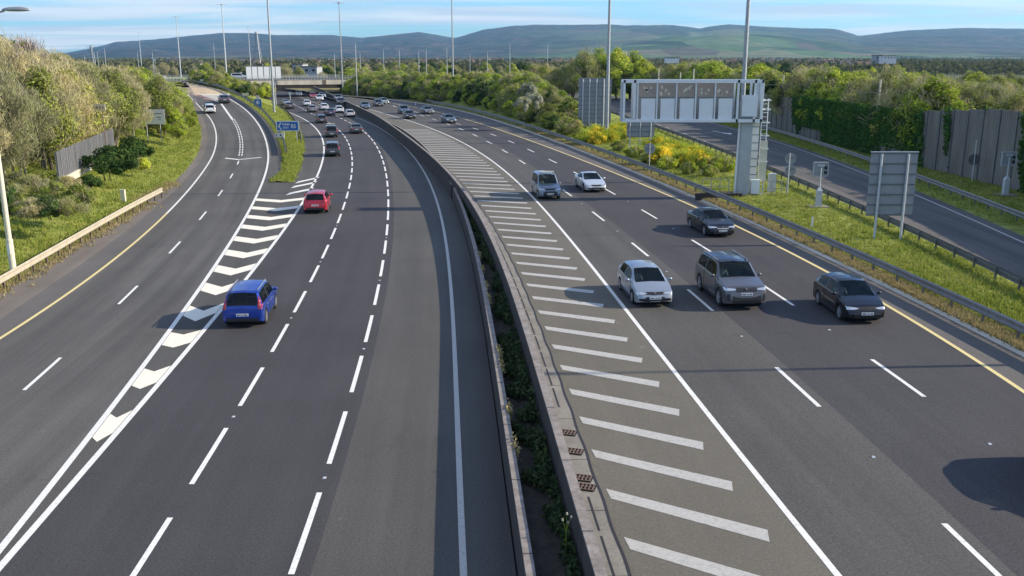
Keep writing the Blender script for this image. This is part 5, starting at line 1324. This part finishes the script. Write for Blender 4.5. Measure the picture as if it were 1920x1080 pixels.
# ------------------------------------------------------------------ far buildings
def house(px, pyb, D, wd, dp_, h, rh, wallm, roofm, label, flat=False, grp=None, nwin=3):
    X = (px - 960) / CAM_F * D; zb = CAM_H + (105 - pyb) / CAM_F * D
    rt = empty('building' if flat else 'house', (X, D, zb)); tag(rt, label, 'building' if flat else 'house', grp)
    MB().box((0, 0, h / 2 - 1), (wd, dp_, h + 2)).build('wall', wallm, rt)
    if flat: MB().box((0, 0, h + .1), (wd + .5, dp_ + .5, .35)).build('roof', roofm, rt)
    else:
        b = MB(); a_, c_ = wd / 2 + .3, dp_ / 2 + .4
        b.add([(-a_, -c_, h), (a_, -c_, h), (a_, c_, h), (-a_, c_, h), (-a_, 0, h + rh), (a_, 0, h + rh)], [(0, 1, 5, 4), (2, 3, 4, 5), (0, 4, 3), (1, 2, 5), (0, 3, 2, 1)]); rf = b.build('roof', roofm, rt)
        MB().box((wd * .3, 0, h + rh + .1), (.7, .9, 1.1)).build('chimney', 'brick', rf)
    for i in range(nwin): MB().box((-wd / 2 + wd * (i + .5) / nwin, -dp_ / 2 - .02, h * .6), (wd / nwin * .4, .06, h * .25)).build('window', 'window_dark', rt)
house(1387 - 1800 + 1003, 139, 420, 9, 12, 3.6, 0, 'render_grey', 'roof_grey', 'long low grey building above the bridge deck', True, nwin=3)
house(574, 139, 440, 4.5, 12, 5.0, 0, 'render_grey', 'roof_grey', 'dark upright building block left of the long low building', True, nwin=2)
house(1644, 113, 640, 8.5, 8, 3.0, 0, 'render_white', 'roof_grey', 'bright white flat roofed building on the right skyline', True, nwin=4)
house(1624, 113, 650, 4, 8, 3.4, 0, 'render_grey', 'roof_grey', 'dark block beside the white flat roofed building', True, nwin=2)
house(1251, 112, 620, 8, 9, 1.6, 0, 'render_white', 'roof_grey', 'white building between the round tree and the tall gantry mast', True, nwin=4)
hl = [(1565, 122, 300, 'pale house roof among trees right of the pole'), (1600, 124, 290, 'pale gabled house next to the brown roofed tree gap'), (1575, 116, 420, 'house in the second row above the trees'), (1480, 117, 430, 'house roof low over the trees, centre right'), (1520, 118, 400, 'house between two tree tops right of centre'), (1410, 118, 460, 'brown roofed house beside the tall gantry mast'), (1390, 116, 500, 'dark roofed house left of the tall gantry mast')]
for i, (a_, b_, D, lab) in enumerate(hl): house(a_, b_ + 3, D * 2.4, 8 + (i % 3) * 1.5, 8, 2.4, 2.6, ('render_white', 'brick', 'render_grey')[i % 3], ('roof_grey', 'roof_brown')[i % 2], lab)
# distant housing, too small to tell apart
b = MB(); rnd = random.Random(21); hs = []
far = []
hsrc = None
def mini(rx):
    b = MB(); b.box((0, 0, 2.2), (9, 8, 6)); return b
hm = MB().box((0, 0, 2.0), (10, 8, 6.4)).mesh('house'); rb = MB(); rb.add([(-5.3, -4.4, 5), (5.3, -4.4, 5), (5.3, 4.4, 5), (-5.3, 4.4, 5), (-5.3, 0, 8), (5.3, 0, 8)], [(0, 1, 5, 4), (2, 3, 4, 5), (0, 4, 3), (1, 2, 5), (0, 3, 2, 1)]); rme = rb.mesh('roof')
hme = {}
for wm in ('render_white', 'brick', 'render_grey'):
    m_ = hm.copy(); m_.materials.append(MATS[wm]); hme[wm] = m_
rmm = {}
for wm in ('roof_grey', 'roof_brown'):
    m_ = rme.copy(); m_.materials.append(MATS[wm]); rmm[wm] = m_
for i in range(150):
    px = rnd.uniform(640, 1640) if i % 4 else rnd.uniform(330, 640); D = rnd.uniform(900, 2300)
    X = (px - 960) / CAM_F * D; o = link('house', hme[rnd.choice(list(hme))], None, None, (X, D, -.6 + max(0, (D - 1500) * .002)), rnd.uniform(-.6, .6))
    tag(o, 'tiny distant house on the plain below the hills', 'house', 'tiny houses on the plain below the hills'); link('roof', rmm[rnd.choice(list(rmm))], None, o)
# ------------------------------------------------------------------ vegetation
RS = np.random.RandomState(11)
def cards(cen, size, aspect, rs, up=0.0, radial=None, face=None):
    """one small quad per centre: size along, size*aspect across, random direction (up > 0 leans it upwards)"""
    n = len(cen); d = rs.normal(size=(n, 3)); 
    if radial is not None: d = d * .75 + radial * 1.2
    d[:, 2] += up; d /= np.linalg.norm(d, axis=1)[:, None] + 1e-9
    if face is not None:
        r = face + rs.normal(size=(n, 3)) * .45; r /= np.linalg.norm(r, axis=1)[:, None] + 1e-9
        d -= (d * r).sum(1)[:, None] * r; d /= np.linalg.norm(d, axis=1)[:, None] + 1e-9; q = r
    else: q = rs.normal(size=(n, 3))
    s = np.cross(d, q); s /= np.linalg.norm(s, axis=1)[:, None] + 1e-9
    L = (size * rs.uniform(.6, 1.35, n))[:, None]; W = L * aspect
    a = cen - d * L / 2; b = cen + d * L / 2
    v = np.stack([a - s * W / 2, a + s * W / 2, b + s * W * .3, b - s * W * .3], 1).reshape(-1, 3)
    return v, np.arange(4 * n).reshape(-1, 4)
def crown_pts(n, h, base, rx, rs, blobs=26, squash=1.0, fill=.5, top=1.0):
    """points in an uneven crown from height base to h made of many overlapping clumps"""
    c = []; 
    while len(c) < blobs:
        p = rs.uniform(-1, 1, 3)
        r = np.linalg.norm(p)
        if r > 1 or (r < fill and rs.rand() < .6): continue
        t = (p[2] + 1) / 2
        k = math.sin(math.pi * min(1, (t * .82 + .18))) ** .6
        c.append((p[0] * rx * k, p[1] * rx * k, base + (h - base) * (0.06 + .86 * t)))
    c = np.array(c); i = rs.randint(0, blobs, n); rr = rs.uniform(.55, 1.25, blobs) * rx * .34
    g = rs.normal(size=(n, 3)); g /= np.linalg.norm(g, axis=1)[:, None]; g *= (rs.rand(n) ** .45)[:, None]
    p = c[i] + g * rr[i][:, None] * np.array([1, 1, .85])
    p[:, 2] = np.clip(p[:, 2], .15, h * 1.03); return p
def limbs(h, rs, n1=6, spread=.45, r0=.16, forks=1, fine=0):
    b = MB(); 
    for f_ in range(forks):
        x = rs.uniform(-.5, .5) * (forks > 1); y = rs.uniform(-.4, .4) * (forks > 1); lx, ly = rs.uniform(-.09, .09, 2) * h * (2 if forks > 1 else 1)
        tp = Vector((x + lx, y + ly, h * .72)); b0 = Vector((x, y, -.4)); b.tube(b0, b0.lerp(tp, .5), r0, r0 * .7, 6, False); b.tube(b0.lerp(tp, .5), tp, r0 * .7, r0 * .25, 6, False)
        for i in range(n1):
            t = rs.uniform(.22, .95); p = b0.lerp(tp, t); a_ = rs.uniform(0, 6.28); L = h * spread * (1.05 - t * .6)
            q = p + Vector((math.cos(a_) * L * .6, math.sin(a_) * L * .6, L * rs.uniform(.5, .95)))
            if q.z > h: q.z = h * .97
            b.tube(p, q, r0 * .42 * (1.2 - t * .6), r0 * .10, 5, False)
            for k in range(3 + fine):
                u = rs.uniform(.3, .95); p2 = p.lerp(q, u); a2 = a_ + rs.uniform(-1.3, 1.3); L2 = L * rs.uniform(.25, .5)
                b.tube(p2, p2 + Vector((math.cos(a2) * L2 * .6, math.sin(a2) * L2 * .6, L2 * rs.uniform(.3, .9))), r0 * .15, r0 * .04, 4, False)
    return b
SRC = {}
def tree_src(key, name, h, rx, base, n, size, aspect, mat, bark='bark', up=.2, forks=1, seed=0, twig=0, twigmat=None, blobs=26, n1=7, r0=.15, spread=.42):
    rs = np.random.RandomState(seed); rt = empty(name)
    m = limbs(h, rs, n1, spread, r0, forks, 1 if twig else 0); m.build('trunk', bark, rt, 60)
    p = crown_pts(n, h, base, rx, rs, blobs)
    if aspect < .2:
        ctr = np.array([0, 0, base * .5]); rad = p - ctr; rad /= np.linalg.norm(rad, axis=1)[:, None]
        v, f = cards(p, size, aspect, rs, up, rad)
    else:
        fc = p - np.array([0, 0, base + (h - base) * .35]); fc /= np.linalg.norm(fc, axis=1)[:, None] + 1e-9
        v, f = cards(p, size, aspect, rs, up, None, fc)
    link('crown', np_mesh('crown', v, f), mat, rt)
    if twig:
        p = crown_pts(twig, h * 1.02, base * .7, rx * 1.04, rs, blobs); rad = p - np.array([0, 0, 0]); rad /= np.linalg.norm(rad, axis=1)[:, None]
        v, f = cards(p, .65, .045, rs, .4, rad); link('twigs', np_mesh('twigs', v, f), twigmat or mat, rt)
    SRC.setdefault(key, []).append((rt, h)); rt['_src'] = 1; return rt
for s_ in range(3):
    tree_src('bare', 'bare_tree', 10, 3.0, .5, 12500, .52, .06, 'twigs', 'bark_pale', .25, 3, 10 + s_, 0, None, 60, 10, .11)
for s_ in range(2):
    tree_src('barefine', 'bare_tree', 11, 2.8, 2.4, 2600, .85, .045, 'twigs_grey', 'bark_pale', .6, 1, 20 + s_, 0, None, 24, 11, .12)
for s_ in range(3):
    tree_src('olive', 'budding_tree', 8, 2.8, .3, 8500, .21, .5, 'leaves_olive', 'bark', .1, 3, 30 + s_, 4200, 'twigs', 60)
for s_ in range(3):
    tree_src('green', 'leafy_tree', 8, 2.9, .3, 12000, .23, .6, 'leaves_green', 'bark', 0, 1, 40 + s_, 1500, 'twigs', 52)
for s_ in range(2):
    tree_src('bright', 'leafy_tree', 7, 2.6, .3, 11000, .21, .6, 'leaves_bright', 'bark', 0, 1, 50 + s_, 1000, 'twigs', 46)
for s_ in range(2):
    tree_src('dark', 'evergreen_tree', 7, 2.6, .3, 8000, .28, .55, 'leaves_dark', 'bark', 0, 1, 60 + s_, 0, None, 30)
for s_ in range(3):
    tree_src('shrub', 'shrub', 3, 2.0, .1, 4200, .22, .55, ('leaves_green', 'leaves_olive', 'leaves_dark')[s_], 'bark', .1, 3, 70 + s_, 500, 'twigs', 22, 4, .04)
tree_src('shrubd', 'shrub', 2.6, 1.9, .1, 5200, .19, .55, 'leaves_dark', 'bark', .1, 3, 77, 0, None, 22, 4, .04)
for s_ in range(1):
    tree_src('blossom', 'flowering_shrub', 3, 1.9, .2, 4200, .17, .7, 'blossom', 'bark', .1, 3, 80 + s_, 900, 'leaves_olive', 22, 4, .04)
for s_ in range(2):
    tree_src('gorse', 'gorse_bush', 1.7, 1.5, .05, 4200, .13, .6, 'gorse_yellow', 'bark', .4, 3, 85 + s_, 1500, 'leaves_green', 20, 4, .03)
for s_ in range(2):
    tree_src('scrub', 'brushwood', 2.4, 2.2, .05, 3600, .55, .07, 'twigs', 'bark', .5, 3, 90 + s_, 1200, 'leaves_olive', 20, 5, .03)
CATS = dict(bare='tree', barefine='tree', olive='tree', green='tree', bright='tree', dark='tree', shrub='shrub', shrubd='shrub', blossom='shrub', gorse='bush', scrub='shrub')
used = set(); rv = random.Random(99); NV = [0]
def plant(key, X, Y, z, h, label, group=None, sx=1.0, var=None):
    lst = SRC[key]; rt, h0 = lst[rv.randrange(len(lst)) if var is None else var % len(lst)]
    if rt.name not in used: o = rt; used.add(rt.name)
    else:
        o = rt.copy(); COL.objects.link(o)
        for c_ in kids_src[rt.name]:
            d = c_.copy(); COL.objects.link(d); d.parent = o
    o.location = (X, Y, z); k = h / h0; o.scale = (k * sx * rv.uniform(.9, 1.12), k * sx * rv.uniform(.9, 1.12), k); o.rotation_euler = (0, 0, rv.uniform(0, 6.28))
    for g in ('group',):
        if g in o: del o[g]
    tag(o, label, CATS[key], group); NV[0] += 1; return o
kids_src = {rt.name: kids(rt) for l_ in SRC.values() for rt, h0 in l_}

def verge_z(X, Y):
    a_, b_ = B1x(Y) + .35, max(SLx(Y), B1x(Y) + 2)
    t = (X - a_) / max(.1, b_ - a_)
    return 0.88 + (verge_hump(t, Y) if 0 < t < 1 else 0)
# --- left bank
sil = [(-80, 30), (0, 46), (45, 60), (60, 78), (100, 88), (150, 108), (200, 122), (250, 120), (300, 134), (345, 172), (372, 200), (392, 222)]
sx_ = [p[0] for p in sil]; sy_ = [p[1] for p in sil]
Y = 62.0
while Y < 245:
    for k in range(5):
        X = TLx(Y) - 2.0 - k * 4.4 - rv.uniform(-1, 1); yy = Y + rv.uniform(-1.2, 1.2)
        px, _ = colx(X, yy, 4); 
        if px < -70 or px > 384: continue
        if 245 < px < 325 and yy < 122: continue
        if 180 < px < 222 and yy < 92: continue
        zg = bank_z(yy) + .5 if k else bank_z(yy) + .2
        zt = CAM_H + (105 - np.interp(px, sx_, sy_) - rv.uniform(-3, 9)) / CAM_F * yy * 1.0
        h = min(zt - zg, 12.5 if k else 9.0)
        if k == 0 and px < 215: zg = 2.3
        if h < 2.4: continue
        if px < 175: key = 'bare' if rv.random() < .85 else 'olive'
        elif px < 245: key = rv.choice(['bare', 'olive', 'olive'])
        else: key = rv.choice(['olive', 'green', 'green', 'bright'])
        lab, grp = {'bare': ('bare brown tree in the dense leafless stand on the left bank', 'leafless trees massed on the left bank'),
                    'olive': ('olive tree just coming into leaf in the stand on the left bank', 'budding trees on the left bank'),
                    'green': ('green leafy tree at the far end of the left bank', 'green trees on the far left bank'),
                    'bright': ('yellow green leafy tree at the far end of the left bank', 'yellow green trees on the far left bank')}[key]
        plant(key, X, yy, zg - .1, h, lab, grp)
    Y += 3.9
for px, pyt, D, h in ((10, 44, 92, 12), (32, 50, 96, 12), (75, 56, 100, 13), (108, 84, 108, 11), (125, 92, 112, 10.5), (52, 74, 90, 11)):
    zt = CAM_H + (105 - pyt) / CAM_F * D; plant('barefine', (px - 960) / CAM_F * D, D, zt - h * 1.0, h, 'grey leafless tree showing fine twigs against the sky above the brown stand', 'grey leafless trees on the skyline')
def shrub(key, px, py, z, h, label, group=None, sx=1.0, var=None):
    X, Y = P(px, py, z); return plant(key, X, Y, z - .1, h, label, group, sx, var)
shrub('shrubd', 207, 328, 1.6, 2.6, 'dark round bush below the palisade fence', sx=1.15)
shrub('shrubd', 250, 303, 1.5, 2.6, 'dark bush at the end of the palisade fence', sx=1.0)
shrub('shrubd', 170, 352, 1.3, 1.2, 'small dark bush below the larger one on the left grass bank')
shrub('shrub', 268, 318, 1.2, 1.3, 'low bright bush right of the dark bushes on the left bank', var=0)
for i, (px, py) in enumerate(((20, 372), (60, 362), (105, 372), (45, 410), (95, 415), (130, 402), (10, 420), (70, 440), (150, 385), (30, 345), (82, 345), (125, 352))):
    shrub('scrub' if i % 2 else 'shrub', px, min(py, 405), 1.9, rv.uniform(.9, 1.6), 'tangled brown and green brushwood at the foot of the bare trees', 'brushwood at the foot of the bare trees', 1.1)
for px, py, h in ((325, 255, 4.2), (348, 246, 3.6), (338, 262, 2.6)):
    shrub('green', px, py, 1.5, h, 'low green tree crowding the white direction sign', 'green trees beside the white direction sign', 1.2)
shrub('bright', 252, 266, 1.6, 3.6, 'yellow green tree covering the left edge of the white direction sign', sx=1.1)
for px, py, h in ((322, 196, 3.2), (342, 200, 3.0), (310, 188, 3.2), (358, 203, 2.4)):
    D = 205; X = (px - 960) / CAM_F * D; plant('blossom', X, D, 2.2, h, 'pale flowering shrub beside the buff surfaced top of the slip road', 'flowering shrubs by the top of the slip road', 1.2)
# --- between the slip road and the bridge
Y = 192.0
while Y < 281:
    a_, b_ = rampR(Y) + 1.8, (islR(Y) if Y < 250 else xl - 1) - 1.2
    n = max(1, int((b_ - a_) / 3.0))
    for k in range(n):
        X = a_ + (b_ - a_) * (k + rv.random()) / n; yy = Y + rv.uniform(-1, 1); px, _ = colx(X, yy, 3)
        if px > 512: continue
        ysil = np.interp(px, [330, 372, 385, 415, 440, 470, 505, 515], [150, 134, 128, 132, 140, 148, 150, 152]); zg = 1.5 + .5 * ramp_z(Y)
        h = CAM_H + (105 - ysil - rv.uniform(-1, 9)) / CAM_F * yy - zg
        if h > 1.2: plant(rv.choice(['olive', 'green', 'shrub']), X, yy, zg - .2, min(h, 6), 'mixed green bush between the slip road barrier and the bridge', 'bushes between the slip road and the bridge', 1.15)
    Y += 3.4
for px, h in ((378, 5.5), (392, 6), (406, 5.5)):
    D = 276; plant('green', (px - 960) / CAM_F * D, D, CAM_H + (105 - 128) / CAM_F * D - h, h, 'green tree cluster left of the bridge in front of the deck railing', 'green trees in front of the deck railing')
plant('blossom', (432 - 960) / CAM_F * 262, 262, 2.0, 2.6, 'white flowering bush in the middle of the shrubs by the bridge', None, 1.2)
# --- hedge bank on the right
sil = [(640, 116), (700, 125), (760, 128), (850, 131), (900, 129), (940, 134), (985, 122), (1005, 138), (1050, 160), (1080, 186), (1095, 215)]
hx = [p[0] for p in sil]; hy = [p[1] for p in sil]
Y = 127.0
while Y < 330:
    for k in range(5):
        X = cKx(Y) + 3.6 + k * 3.3 + rv.uniform(-.8, .8); yy = Y + rv.uniform(-1, 1)
        if X > SLx(yy) - 2.2: continue
        px, _ = colx(X, yy, 3)
        if px > 1082 or px < 646: continue
        zg = verge_z(X, yy); zt = CAM_H + (105 - np.interp(px, hx, hy) - rv.uniform(-1.5, 9)) / CAM_F * yy
        h = min(zt - zg, (2.6, 4.5, 6, 7, 7.5)[k])
        if h < 1.1: continue
        key = rv.choice(['green', 'olive', 'shrub', 'green', 'dark'] if k < 2 else ['olive', 'green', 'bright', 'olive'])
        lab, grp = {'green': ('leafy green bush in the long hedge beside the northbound lanes', 'leafy bushes of the long hedge'), 'olive': ('brownish budding bush in the long hedge beside the northbound lanes', 'budding bushes of the long hedge'),
                    'shrub': ('low shrub at the shaded foot of the long hedge', 'low shrubs at the foot of the long hedge'), 'dark': ('dark evergreen bush in the shade of the long hedge', 'dark bushes of the long hedge'), 'bright': ('yellow green bush along the sunny top of the long hedge', 'yellow green bushes on top of the long hedge')}[key]
        plant(key, X, yy, zg - .2, h, lab, grp, 1.25)
    Y += 3.2
for px, py, D, h in ((990, 185, 150, 3.4), (1003, 196, 143, 2.6), (980, 200, 142, 2.4)):
    plant('blossom', (px - 960) / CAM_F * D, D, CAM_H + (105 - py) / CAM_F * D - .6, h, 'white flowering hawthorn at the end of the long hedge', 'flowering hawthorns in the long hedge', .9)
# gorse and rough bushes on the middle verge
for i, (px, py) in enumerate(((1115, 262), (1132, 258), (1152, 256), (1165, 264), (1142, 268), (1100, 268), (1238, 292), (1255, 302), (1275, 300), (1292, 306), (1310, 314), (1262, 290), (1285, 292), (1240, 306), (1172, 252), (1232, 284), (1160, 250), (1120, 270), (1145, 262), (1180, 260), (1250, 296), (1268, 308), (1300, 298), (1320, 310), (1282, 312))):
    X, Y = P(px, py, 1.0); plant('gorse', X, Y, verge_z(X, Y) - .15, rv.uniform(1.1, 1.9), 'yellow flowering gorse bush in the patch around the low sign boards', 'gorse bushes on the middle verge', 1.0)
for i, (px, py) in enumerate(((1160, 282), (1190, 294), (1215, 306), (1250, 316), (1290, 326), (1330, 330), (1345, 318), (1322, 318), (1085, 262), (1075, 252), (1060, 248), (1175, 272), (1360, 322))):
    X, Y = P(px, py, 1.0); plant('shrub', X, Y, verge_z(X, Y) - .1, rv.uniform(.8, 1.5), 'low green bush among the gorse in front of the gantry', 'low green bushes on the middle verge', 1.1, var=rv.choice([0, 1]))
# --- trees behind the timber wall
sil = [(1130, 84), (1200, 92), (1215, 120), (1240, 118), (1300, 110), (1345, 108), (1375, 125), (1420, 114), (1452, 138), (1485, 128), (1530, 117), (1580, 124), (1610, 128), (1640, 138), (1665, 122), (1760, 138), (1920, 150), (2000, 150)]
wx = [p[0] for p in sil]; wy = [p[1] for p in sil]
Y = 40.0
while Y < 235:
    for k in range(4):
        yy = Y + rv.uniform(-1.5, 1.5); X = cWB(yy) + (3.2 if yy > 95 else 7.5) + k * 5.0 + rv.uniform(-1, 1); px, _ = colx(X, yy, 5)
        if px < 1212 or (px > 1990 and k > 1): continue
        zg = 1.0; h = CAM_H + (105 - np.interp(px, wx, wy) - rv.uniform(-2, 12)) / CAM_F * yy - zg; h = min(h, 10)
        if h < 2.5: continue
        key = rv.choice(['olive', 'green', 'bright', 'green']) if 1300 < px < 1400 or 1470 < px < 1590 else rv.choice(['olive', 'olive', 'green'])
        lab, grp = {'olive': ('olive brown budding tree behind the timber noise wall', 'budding trees behind the noise wall'), 'green': ('green leafy tree behind the timber noise wall', 'leafy trees behind the noise wall'), 'bright': ('yellow green tree behind the timber noise wall', 'yellow green trees behind the noise wall')}[key]
        plant(key, X, yy, zg - .1, h, lab, grp, 1.15)
    Y += 4.6
plant('dark', *[(1440 - 960) / CAM_F * 150, 150], 1.0, 7.2, 'dark evergreen beside the wooden pole with the wide cross arm')
for px, D, h, key in ((1092, 238, 12.6, 'olive'), (1122, 246, 13.2, 'bright'), (1152, 240, 13.2, 'green'), (1182, 244, 12.6, 'bright'), (1072, 250, 10.5, 'olive'), (1200, 238, 10.5, 'green')):
    plant(key, (px - 960) / CAM_F * D, D, 1.0, h, 'big rounded tree of the tall clump behind the four post sign board', 'big rounded trees behind the four post sign board', 1.05)
for px, D, h in ((1000, 262, 9), (1022, 256, 9), (1042, 252, 8), (985, 270, 8.5), (1056, 262, 8.5)):
    plant('dark' if px % 2 else 'olive', (px - 960) / CAM_F * D, D, 1.0, h, 'dark tree in the gap between the hedge and the big rounded trees', 'dark trees beside the big rounded trees', 1.2)
# --- tree belt on the plain
for i in range(150):
    px = rv.uniform(300, 1120) if i < 105 else rv.uniform(1200, 1700); D = rv.uniform(335, 620); h = rv.uniform(5.5, 9.5)
    key = rv.choice(['olive', 'green', 'dark', 'olive', 'bare']); top = 105 - (h - .6 + .0 - CAM_H) / D * CAM_F
    if px < 380 and D < 420: D += 150
    lab, grp = {'bare': ('leafless tree in the belt across the plain', 'leafless trees of the distant belt'), 'olive': ('brownish tree in the belt across the plain', 'brownish trees of the distant belt'), 'green': ('green tree in the belt across the plain', 'green trees of the distant belt'), 'dark': ('dark evergreen in the belt across the plain', 'dark trees of the distant belt')}[key]
    plant(key, (px - 960) / CAM_F * D, D, -.4, h, lab, grp, 1.2)
for i in range(60):
    px = rv.uniform(1560, 2000); D = rv.uniform(150, 330); h = rv.uniform(5.5, 8); key = rv.choice(['olive', 'green', 'dark'])
    if (px - 960) / CAM_F * D < cWB(min(D, 240)) + 14: continue
    plant(key, (px - 960) / CAM_F * D, D, .6, h, {'olive': 'brownish', 'green': 'green', 'dark': 'dark evergreen'}[key] + ' tree in the thicket beyond the ivy covered wall', {'olive': 'brownish', 'green': 'green', 'dark': 'dark'}[key] + ' trees of the thicket beyond the ivy covered wall', 1.3)
rs = np.random.RandomState(5); cen = []
for i in range(4200):
    D = 620 + 2100 * rs.rand() ** 1.3; px = rs.uniform(-100, 2100); X = (px - 960) / CAM_F * D; h = rs.uniform(4, 8); w_ = rs.uniform(5, 14)
    g = rs.normal(size=(36, 3)) * np.array([w_, w_ * .5, h * .28]); cen.append(g + np.array([X, D, h * .4]))
cen = np.concatenate(cen); v, f = cards(cen, 2.2, .8, rs)
o = link('distant_woodland', np_mesh('distant_woodland', v, f), 'woodland'); tag(o, 'hazy belts of woodland on the plain below the hills', 'woodland', kind='stuff')
for k_, l_ in SRC.items():                                     # sources that were not planted
    for rt, h0 in l_:
        if rt.name not in used:
            for c_ in kids_src[rt.name]: bpy.data.objects.remove(c_)
            bpy.data.objects.remove(rt)

# --- ivy on the timber wall
rs = np.random.RandomState(9); pts = []
def cover(px, t):          # t: 0 foot, 1 top
    c_ = 0.0
    if 1488 < px < 1640: c_ = .95 if (t > .28 or px > 1540) else .25
    elif 1640 <= px < 1720: c_ = .9 if t > .25 else .35
    elif 1340 < px < 1378 or 1395 < px < 1412: c_ = .7
    elif 1425 < px < 1488: c_ = .12
    elif 1722 <= px < 1732 or 1772 < px < 1782 or px > 1912: c_ = .6
    elif px > 1720: c_ = .3 if t > .93 else .0
    return c_
for i in range(70000):
    yy = rs.uniform(66, 200); t = rs.rand() ** .85; X = cWB(yy) - .12; px, _ = colx(X, yy, 1 + 5 * t)
    n_ = vnoise(yy * 1.3, t * 4.5, 2) * .6 + vnoise(yy * 3.1, t * 9, 4) * .4
    if cover(px, t) > n_: pts.append((X - rs.rand() * .28, yy, .95 + (wall_h(yy) + .15) * t + (rs.rand() * .25 if t > .93 else 0)))
v, f = cards(np.array(pts), .22, .8, rs)
o = link('ivy', np_mesh('ivy', v, f), 'leaves_ivy'); tag(o, 'dark green ivy hanging over the timber noise wall', 'ivy', kind='stuff')
# --- creeper between the median walls
pts = []
for i in range(26000):
    yy = 15 + 60 * rs.rand() ** 1.4; t = rs.rand(); X = (cLW(yy) + .25) * (1 - t) + (cRW(yy) - .12) * t
    if vnoise(X * 2.2 + yy, yy * .9, 7) * .75 + t * .5 > .66: pts.append((X, yy, .42 + .32 * rs.rand() * (.4 + t)))
v, f = cards(np.array(pts), .11, .8, rs); o = link('creeper', np_mesh('creeper', v, f), 'creeper'); tag(o, 'low dark creeper filling the trench between the two median walls', 'creeper', kind='stuff')
X, Y = P(1062, 1040, .5); rt = empty('wild_plant', (X, Y, .4)); tag(rt, 'tall weed with pale seed heads standing in the median trench', 'plant')
b = MB(); b.tube((0, 0, 0), (-.02, 0, .75), .012, .008, 5); tips = []
for k, (dx, dz) in enumerate(((-.10, .98), (.0, 1.12), (.10, 1.02), (.03, .88))): b.tube((-.02, 0, .70), (dx, .02 * k, dz), .007, .005, 4); tips.append((dx, .02 * k, dz))
b.build('stem', 'leaves_green', rt)
for t in tips: MB().tube((t[0], t[1], t[2] - .02), (t[0], t[1], t[2] + .03), .028, .02, 7).build('seed_head', 'blossom', rt)
pts = []
for i in range(900):                                         # weeds rooted along the left median wall
    yy = rs.choice([24.5, 27.3, 31.5, 33, 41, 43.5, 47, 50.5]) + rs.normal() * .35; pts.append((cLW(yy) + .22 + rs.normal() * .05, yy, .75 + rs.rand() * .28))
v, f = cards(np.array(pts), .09, .6, rs, .6); o = link('weeds', np_mesh('weeds', v, f), 'blades_dry'); tag(o, 'dry weeds growing out along the left median wall', 'weeds', kind='stuff')

# --- grass blades
def blades(name, fn, n, hgt, mat, label, rs, clump=5):
    p = np.array([q for q in (fn(rs) for _ in range(n)) if q is not None]); p = np.repeat(p, clump, 0); m = len(p)
    p[:, :2] += rs.normal(size=(m, 2)) * hgt * .45; d = rs.normal(size=(m, 3)) * .45; d[:, 2] = 1; L = (hgt * rs.uniform(.5, 1.3, m))[:, None]
    a_ = rs.uniform(0, 6.28, m); s = np.stack([np.cos(a_), np.sin(a_), a_ * 0], 1) * (.10 * hgt + .012)
    v = np.stack([p - s, p + s, p + d * L], 1).reshape(-1, 3); f = np.arange(3 * m).reshape(-1, 3)
    o = link(name, np_mesh(name, v, f), mat); tag(o, label, 'grass', kind='stuff')
def f_left(r):
    Y = 42 + 140 * r.rand() ** 1.6; t = r.rand(); a_, b_ = TLx(Y) - 4, cGr(Y); X = a_ * (1 - t) + b_ * t
    z = (bank_z(Y) + .5) * (1 - t) + Z0(Y) * t - .25 * math.sin(math.pi * t) - .04
    return (X, Y, z)
blades('grass_tufts', f_left, 15000, .26, 'blades', 'rough green grass on the left bank', rs)
def f_mid(r):
    Y = 34 + 120 * r.rand() ** 1.5; t = r.rand(); a_, b_ = B1x(Y) + .45, SLx(Y) - .3; X = a_ * (1 - t) + b_ * t; return (X, Y, verge_z(X, Y) - .04)
blades('grass_tufts', f_mid, 13000, .22, 'blades', 'rough green grass on the middle verge', rs)
def f_dry(r):
    Y = 30 + 110 * r.rand() ** 1.4; t = r.rand(); a_, b_ = kerb(Y) + .05, B1x(Y) + .5; return (a_ * (1 - t) + b_ * t, Y, .78)
blades('dry_grass', f_dry, 9000, .17, 'blades_dry', 'dry straw coloured grass along the foot of the long barrier', rs)
def f_isl(r):
    Y = 88 + 110 * r.rand(); t = r.rand(); a_, b_ = rampR(Y), islR(Y); return (a_ * (1 - t) + b_ * t, Y, Z0(Y) * (1 - t) + .35 * math.sin(math.pi * t) * min(1, (Y - GE) / 25))
blades('grass_tufts', f_isl, 5000, .26, 'blades', 'bright grass on the island between the slip road and the carriageway', rs)
def f_left2(r):
    Y = 38 + 50 * r.rand(); X = cGr(Y) + r.normal() * .5 - .3; return (X, Y, Z0(Y) + .02)
blades('dry_grass', f_left2, 2500, .2, 'blades_dry', 'dry grass along the foot of the tan barrier', rs)
def f_fv(r):
    Y = 60 + 110 * r.rand(); t = r.rand(); a_, b_ = SEr(Y), cWB(Y) + .5; return (a_ * (1 - t) + b_ * t, Y, .92)
blades('grass_tufts', f_fv, 5000, .22, 'blades', 'shaded grass in front of the timber wall', rs)

# ------------------------------------------------------------------ air
hz = MB().box((0, 4000, 160), (17000, 9600, 330)); o = hz.build('haze', None, None)
hm_ = bpy.data.materials.new('haze'); hm_.use_nodes = True; t = hm_.node_tree; t.nodes.clear()
ho = t.nodes.new('ShaderNodeOutputMaterial'); pv = t.nodes.new('ShaderNodeVolumePrincipled'); pv.inputs['Density'].default_value = 0.000052; pv.inputs['Color'].default_value = (.36, .70, 1, 1); pv.inputs['Anisotropy'].default_value = .2
t.links.new(pv.outputs[0], ho.inputs['Volume']); o.data.materials.clear(); o.data.materials.append(hm_); o['kind'] = 'stuff'; o['label'] = 'thin blue haze over the plain and hills'; o['category'] = 'haze'
hm_.cycles.homogeneous_volume = True
